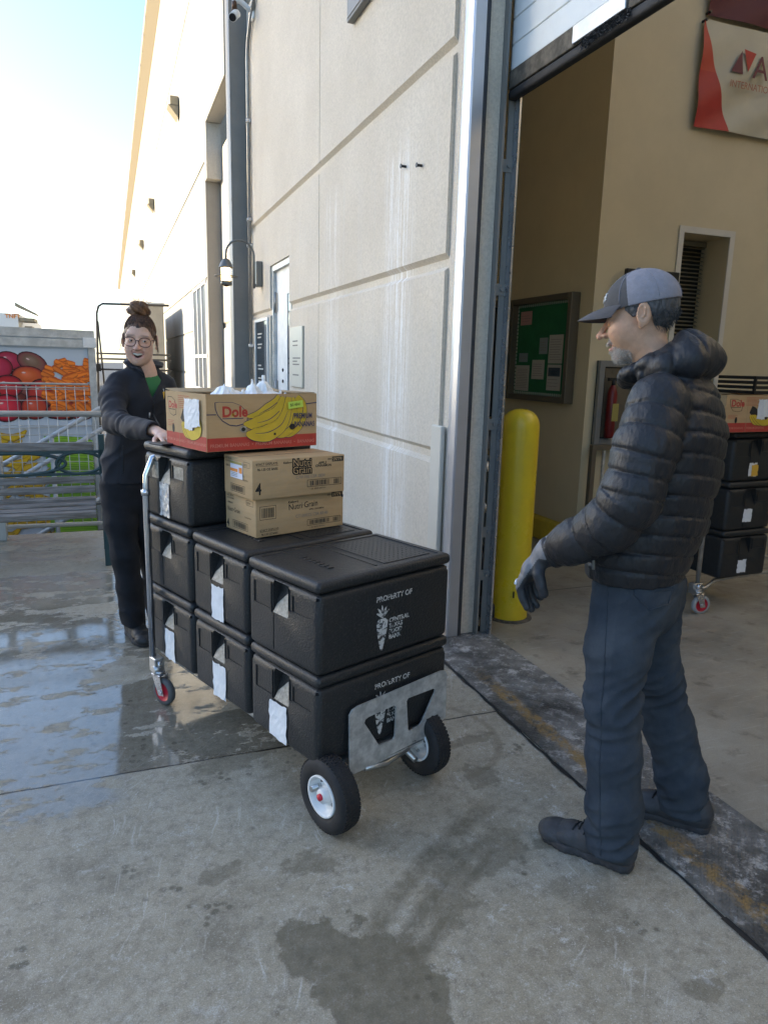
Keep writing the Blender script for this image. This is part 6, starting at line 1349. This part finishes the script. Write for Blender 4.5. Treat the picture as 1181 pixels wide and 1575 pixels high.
cb = np.tile((.70, .42, .31), (len(vb), 1)); ch = head_color(False)(vh); chh = np.tile((.66, .41, .32), (len(vr), 1))
organic([(vb, fb), (TW(vh), fh), (vr, fr_)], 'body', M['skin'], WM, color=lambda v: np.concatenate([cb, ch, chh]))
eyeset(WM, HW, Matrix.Rotation(radians(-6), 4, 'X') @ Matrix.Rotation(radians(14), 4, 'Z'))
m = MB(); m.M = HW; m.tube([(x, .0870-22*x*x, -.0680+.26*abs(x)) for x in np.linspace(-.0235, .0235, 11)], .0056, 8, flat=(0, 0, 1)); m.build('teeth', M['teeth'], WM)
m = MB(); m.M = HW; m.tube([(x, .073-18*x*x, -.0790+.2*abs(x)) for x in np.linspace(-.022, .022, 9)], .010, 8); m.build('mouth', M['mouthm'], WM)
def w_hair(P):
    q = P.copy(); q[:, 0] = np.abs(q[:, 0]); d = ell(q, (0, -.016, .034), (.0742, .0985, .0900))
    front = P[:, 1]-(.094-.62*np.clip(.078-P[:, 2], 0, 1)-.30*q[:, 0]+.002*wr(P, 200, 55)+.0045*np.cos(q[:, 0]*95)); d = smin(-smin(-d, -front, .006), d*0+9, .001); d = np.maximum(d, -(P[:, 2]+.055))
    d = np.maximum(d, -ell(q, (.080, -.018, -.012), (.014, .024, .036)))
    return d+.0009*wr(P*np.array((3.2, 1, 1), np.float32), 190, 51)
v, f_ = sdf_mesh(w_hair, (-.1, -.14, -.08), (.1, .12, .15), .003); organic([(TW(v), f_)], 'hair', M['hairb'], WM)
m = MB(); m.M = HW; rs = random.Random(12)
for i in range(260):
    a = rs.uniform(-2.6, 2.6); e0 = .47-.55*min(abs(a)/1.5, 1)**1.4+rs.uniform(-.02, .05); st_ = V(sin(a)*cos(e0), cos(a)*cos(e0), sin(e0)); en = V(rs.uniform(-.25, .25), -.1+rs.uniform(-.2, .25), 1).normalized(); pts = []
    lift = 1.0+rs.uniform(.0, .022)
    for q in range(9):
        t = q/8; dv = st_.lerp(en, t).normalized(); pts.append(V(dv.x*.0742, dv.y*.0985, dv.z*.0900)*(lift if 0 < q < 8 else .99)+V(0, -.016, .034))
    m.tube(pts, [.0006]+[.0011]*7+[.0006], 4, cap=False)
m.build('hair_strands', M['hairb'], WM)
def w_bun(P):
    d = ell(P, (.006, -.018, .136), (.052, .046, .041)); a = np.arctan2(P[:, 1]+.018, P[:, 0]); return d+.0055*np.sin(a*4+P[:, 2]*130)+.003*wr(P, 170, 52)
v, f_ = sdf_mesh(w_bun, (-.08, -.1, .09), (.08, .06, .21), .003); bun = organic([(TW(v), f_)], 'hair_bun', M['hairbun'], WM)
m = MB(); m.M = HW; r = random.Random(4)
for i in range(60):
    a = r.uniform(0, 6.28); t = r.uniform(.2, 1.4); p0 = V(.048*cos(t)*cos(a), -.022+.044*cos(t)*sin(a), .150+.036*sin(t)); dv = V(cos(a), sin(a), r.uniform(-.4, .9))*r.uniform(.008, .022); m.tube([p0, p0+dv*.6+V(0, 0, .002), p0+dv], .0006, 3)
for q in (-1, 1):
    for i in range(9): y0 = r.uniform(-.02, .03); m.tube([V(q*.074, y0, .02+r.uniform(-.03, .03)), V(q*.082, y0+.004, -.01), V(q*(.080+.012*r.random()), y0+r.uniform(-.01, .02), -.04-.03*r.random())], .0006, 3)
m.build('loose_strands', M['hairbun'], bun)
m = MB(); m.M = HW
for q in (-1, 1):
    pts = [(q*.0345+.0270*(abs(cos(t))**.85)*np.sign(cos(t)), .101-.14*abs(q*.0345+.0265*cos(t))+.0, -.008+.0215*(abs(sin(t))**.85)*np.sign(sin(t))) for t in np.linspace(0, 2*pi, 33)[:-1]]
    m.tube(pts, .0017, 6, closed=True); m.tube([(q*.0615, .092, .002), (q*.072, .075, .004), (q*.078, .0, .0), (q*.076, -.01, -.006)], .0016, 6)
m.tube([(-.0080, .0995, -.003), (0, .102, .000), (.0080, .0995, -.003)], .0018, 6); gf = m.build('glasses', M['glassf'], WM)
def w_jacket(P):
    x, y, z = P[:, 0], P[:, 1], P[:, 2]
    tor = tube(P, [(-.045, .0, .875, .155, .118), (-.045, 0, .96, .147, .112), (-.025, 0, 1.06, .135, .106), (.005, -.005, 1.18, .146, .115), (.025, -.005, 1.30, .152, .112), (.03, 0, 1.375, .146, .085), (.04, -.01, 1.42, .085, .065)], AW, k=.03)
    tor = np.maximum(tor, .872-z)
    a1, s1, _ = tube(P, [(-.085, -.055, 1.375, .062, .064), (-.115, -.12, 1.30, .062, .064), (-.105, -.26, 1.195, .056, .058), (-.03, -.45, 1.185, .048, .050), (.052, -.635, 1.192, .038, .034)], (0, 0, 1), True, .02)
    cut = (P-np.array((.050, -.625, 1.192), np.float32))@np.array((.40, -.91, 0), np.float32); a1 = np.maximum(a1, cut)
    a1 = np.maximum(a1, -tube(P, [(.03, -.58, 1.193, .030, .027), (.07, -.70, 1.185, .031, .027)], (0, 0, 1)))
    a1 = a1+.004*np.sin(s1*75+3*np.sin(s1*20+x*20))*np.exp(-((s1-.28)/.16)**2)
    a2 = tube(P, [(.135, .035, 1.365, .064), (.20, .06, 1.25, .060), (.225, .03, 1.13, .055), (.27, -.12, 1.07, .045)], k=.02)
    d = smin(tor, a1, .018); d = smin(d, a2, .018)
    col = tube(P, [(.075, -.082, 1.395, .010, .030), (.010, -.075, 1.455, .011, .036), (-.022, -.030, 1.480, .011, .038), (-.010, .03, 1.490, .011, .038), (.045, .055, 1.490, .011, .038), (.100, .030, 1.480, .011, .038), (.120, -.03, 1.462, .011, .036), (.108, -.080, 1.41, .010, .028)], (0, 0, 1), k=.01)
    d = smin(d, col, .014)
    v_ = np.maximum.reduce([np.abs(x-.082-(z-1.40)*.10)-(z-1.300)*.36, y+.035, 1.300-z]); d = ssub(d, v_, .008)      # open neck
    fold = .0030*wr(P*np.array((1, 1, 1.3), np.float32), 32, 61)+.0085*(np.abs(wr(P*np.array((.8, .8, 1.4), np.float32), 34, 64, 3))-.35)+.0018*wr(P, 90, 62)+.0022*np.exp(-((x+.085-.1*(z-1.1))/.003)**2)*(y < -.03)*(z < 1.25); zipl = .0016*np.exp(-((x-.070-(z-1.3)*.1)/.003)**2)*(y < -.03)
    return d+fold-zipl
v, f_ = sdf_mesh(w_jacket, (-.26, -.72, .85), (.36, .20, 1.53), .0052); wj = organic([(v, f_)], 'jacket', M['fleece'], WM)
v, f_ = sdf_mesh(lambda P: tube(P, [(.03, .005, 1.20, .11, .085), (.04, -.005, 1.36, .11, .075), (.045, -.01, 1.425, .060, .058)], AW, k=.03), (-.15, -.15, 1.1), (.2, .12, 1.47), .008); organic([(v, f_)], 'shirt', M['green'], WM)
zp = lerp_path([(.077, -1, 1.295), (.070, -1, 1.15), (.055, -1, 1.0), (.035, -1, .885)], 12); seam_on(wj, zp, [(0, 1, 0)]*len(zp), .0028, M['black'], 'front_zip')
zp = lerp_path([(-.078, -1, 1.07), (-.085, -1, .93)], 8); seam_on(wj, zp, [(0, 1, 0)]*len(zp), .002, M['black'], 'pocket_zip')
m = MB(); m.M = Matrix.Translation((.135, -.1165, 1.325)) @ Matrix.Rotation(radians(18), 4, 'Z'); m.prism([(-.013, 0, .014), (-.003, 0, .016), (-.008, 0, -.022)], (0, -.002, 0)); m.build('badge', M['orange'], wj)
m = MB(); m.M = Matrix.Translation((.135, -.1165, 1.325)) @ Matrix.Rotation(radians(18), 4, 'Z')
for i in range(4): m.box(.002, .018, -.002, 0, .008-.008*i, .012-.008*i)
m.tube([(-.008, -.001, .016), (-.010, -.001, .03)], .0015, 5); m.build('badge_text', M['white'], wj)
m = MB(); m.tube([(.055, -.124, 1.235), (.053, -.128, 1.21)], .0035, 6); m.tube([(-.075, -.112, .985), (-.077, -.116, .96)], .0035, 6); m.build('zip_pull', M['zinc'], wj)
def w_pants(P):
    d = tube(P, [(-.045, .0, .93, .140, .100), (-.05, .0, .85, .150, .108), (-.05, .0, .78, .150, .105)], AW, k=.02)
    l = tube(P, [(-.110, -.015, .80, .088, .098), (-.108, -.035, .66, .082, .090), (-.095, -.05, .48, .070, .076), (-.080, -.04, .30, .064, .070), (-.070, -.02, .09, .064, .072)], (1, 0, 0), k=.03)
    r = tube(P, [(.015, .02, .80, .085, .095), (.03, .03, .62, .080, .085), (.045, .06, .45, .068, .074), (.065, .10, .09, .062, .068)], (1, 0, 0), k=.03)
    d = smin(d, smin(np.maximum(l, .075-P[:, 2]), np.maximum(r, .075-P[:, 2]), .01), .02)
    return d+.011*(np.abs(wr(P*np.array((.8, .8, 1.5), np.float32), 36, 71, 3))-.35)*(.5+1.2*np.exp(-((P[:, 2]-.14)/.1)**2))+.002*wr(P, 80, 72)
v, f_ = sdf_mesh(w_pants, (-.24, -.2, .06), (.18, .22, .95), .0065); organic([(v, f_)], 'trousers', M['pants'], WM)
shoe(WM, (-.092, .065, 0), (.0, -.185, 0), 'boot', M['boot'], .11, .047, False); shoe(WM, (.05, .19, 0), (.125, -.07, 0), 'boot', M['boot'], .11, .047, False)
fo = MB(); fo.box(-.07, .07, -.05, .05, 0, .008, .003, 1); fo.build('phone', M['black'], None, 'thin dark phone under the woman\'s hand on the top black box', 'phone', loc=(.215, 3.055, 1.1575), rz=.5)
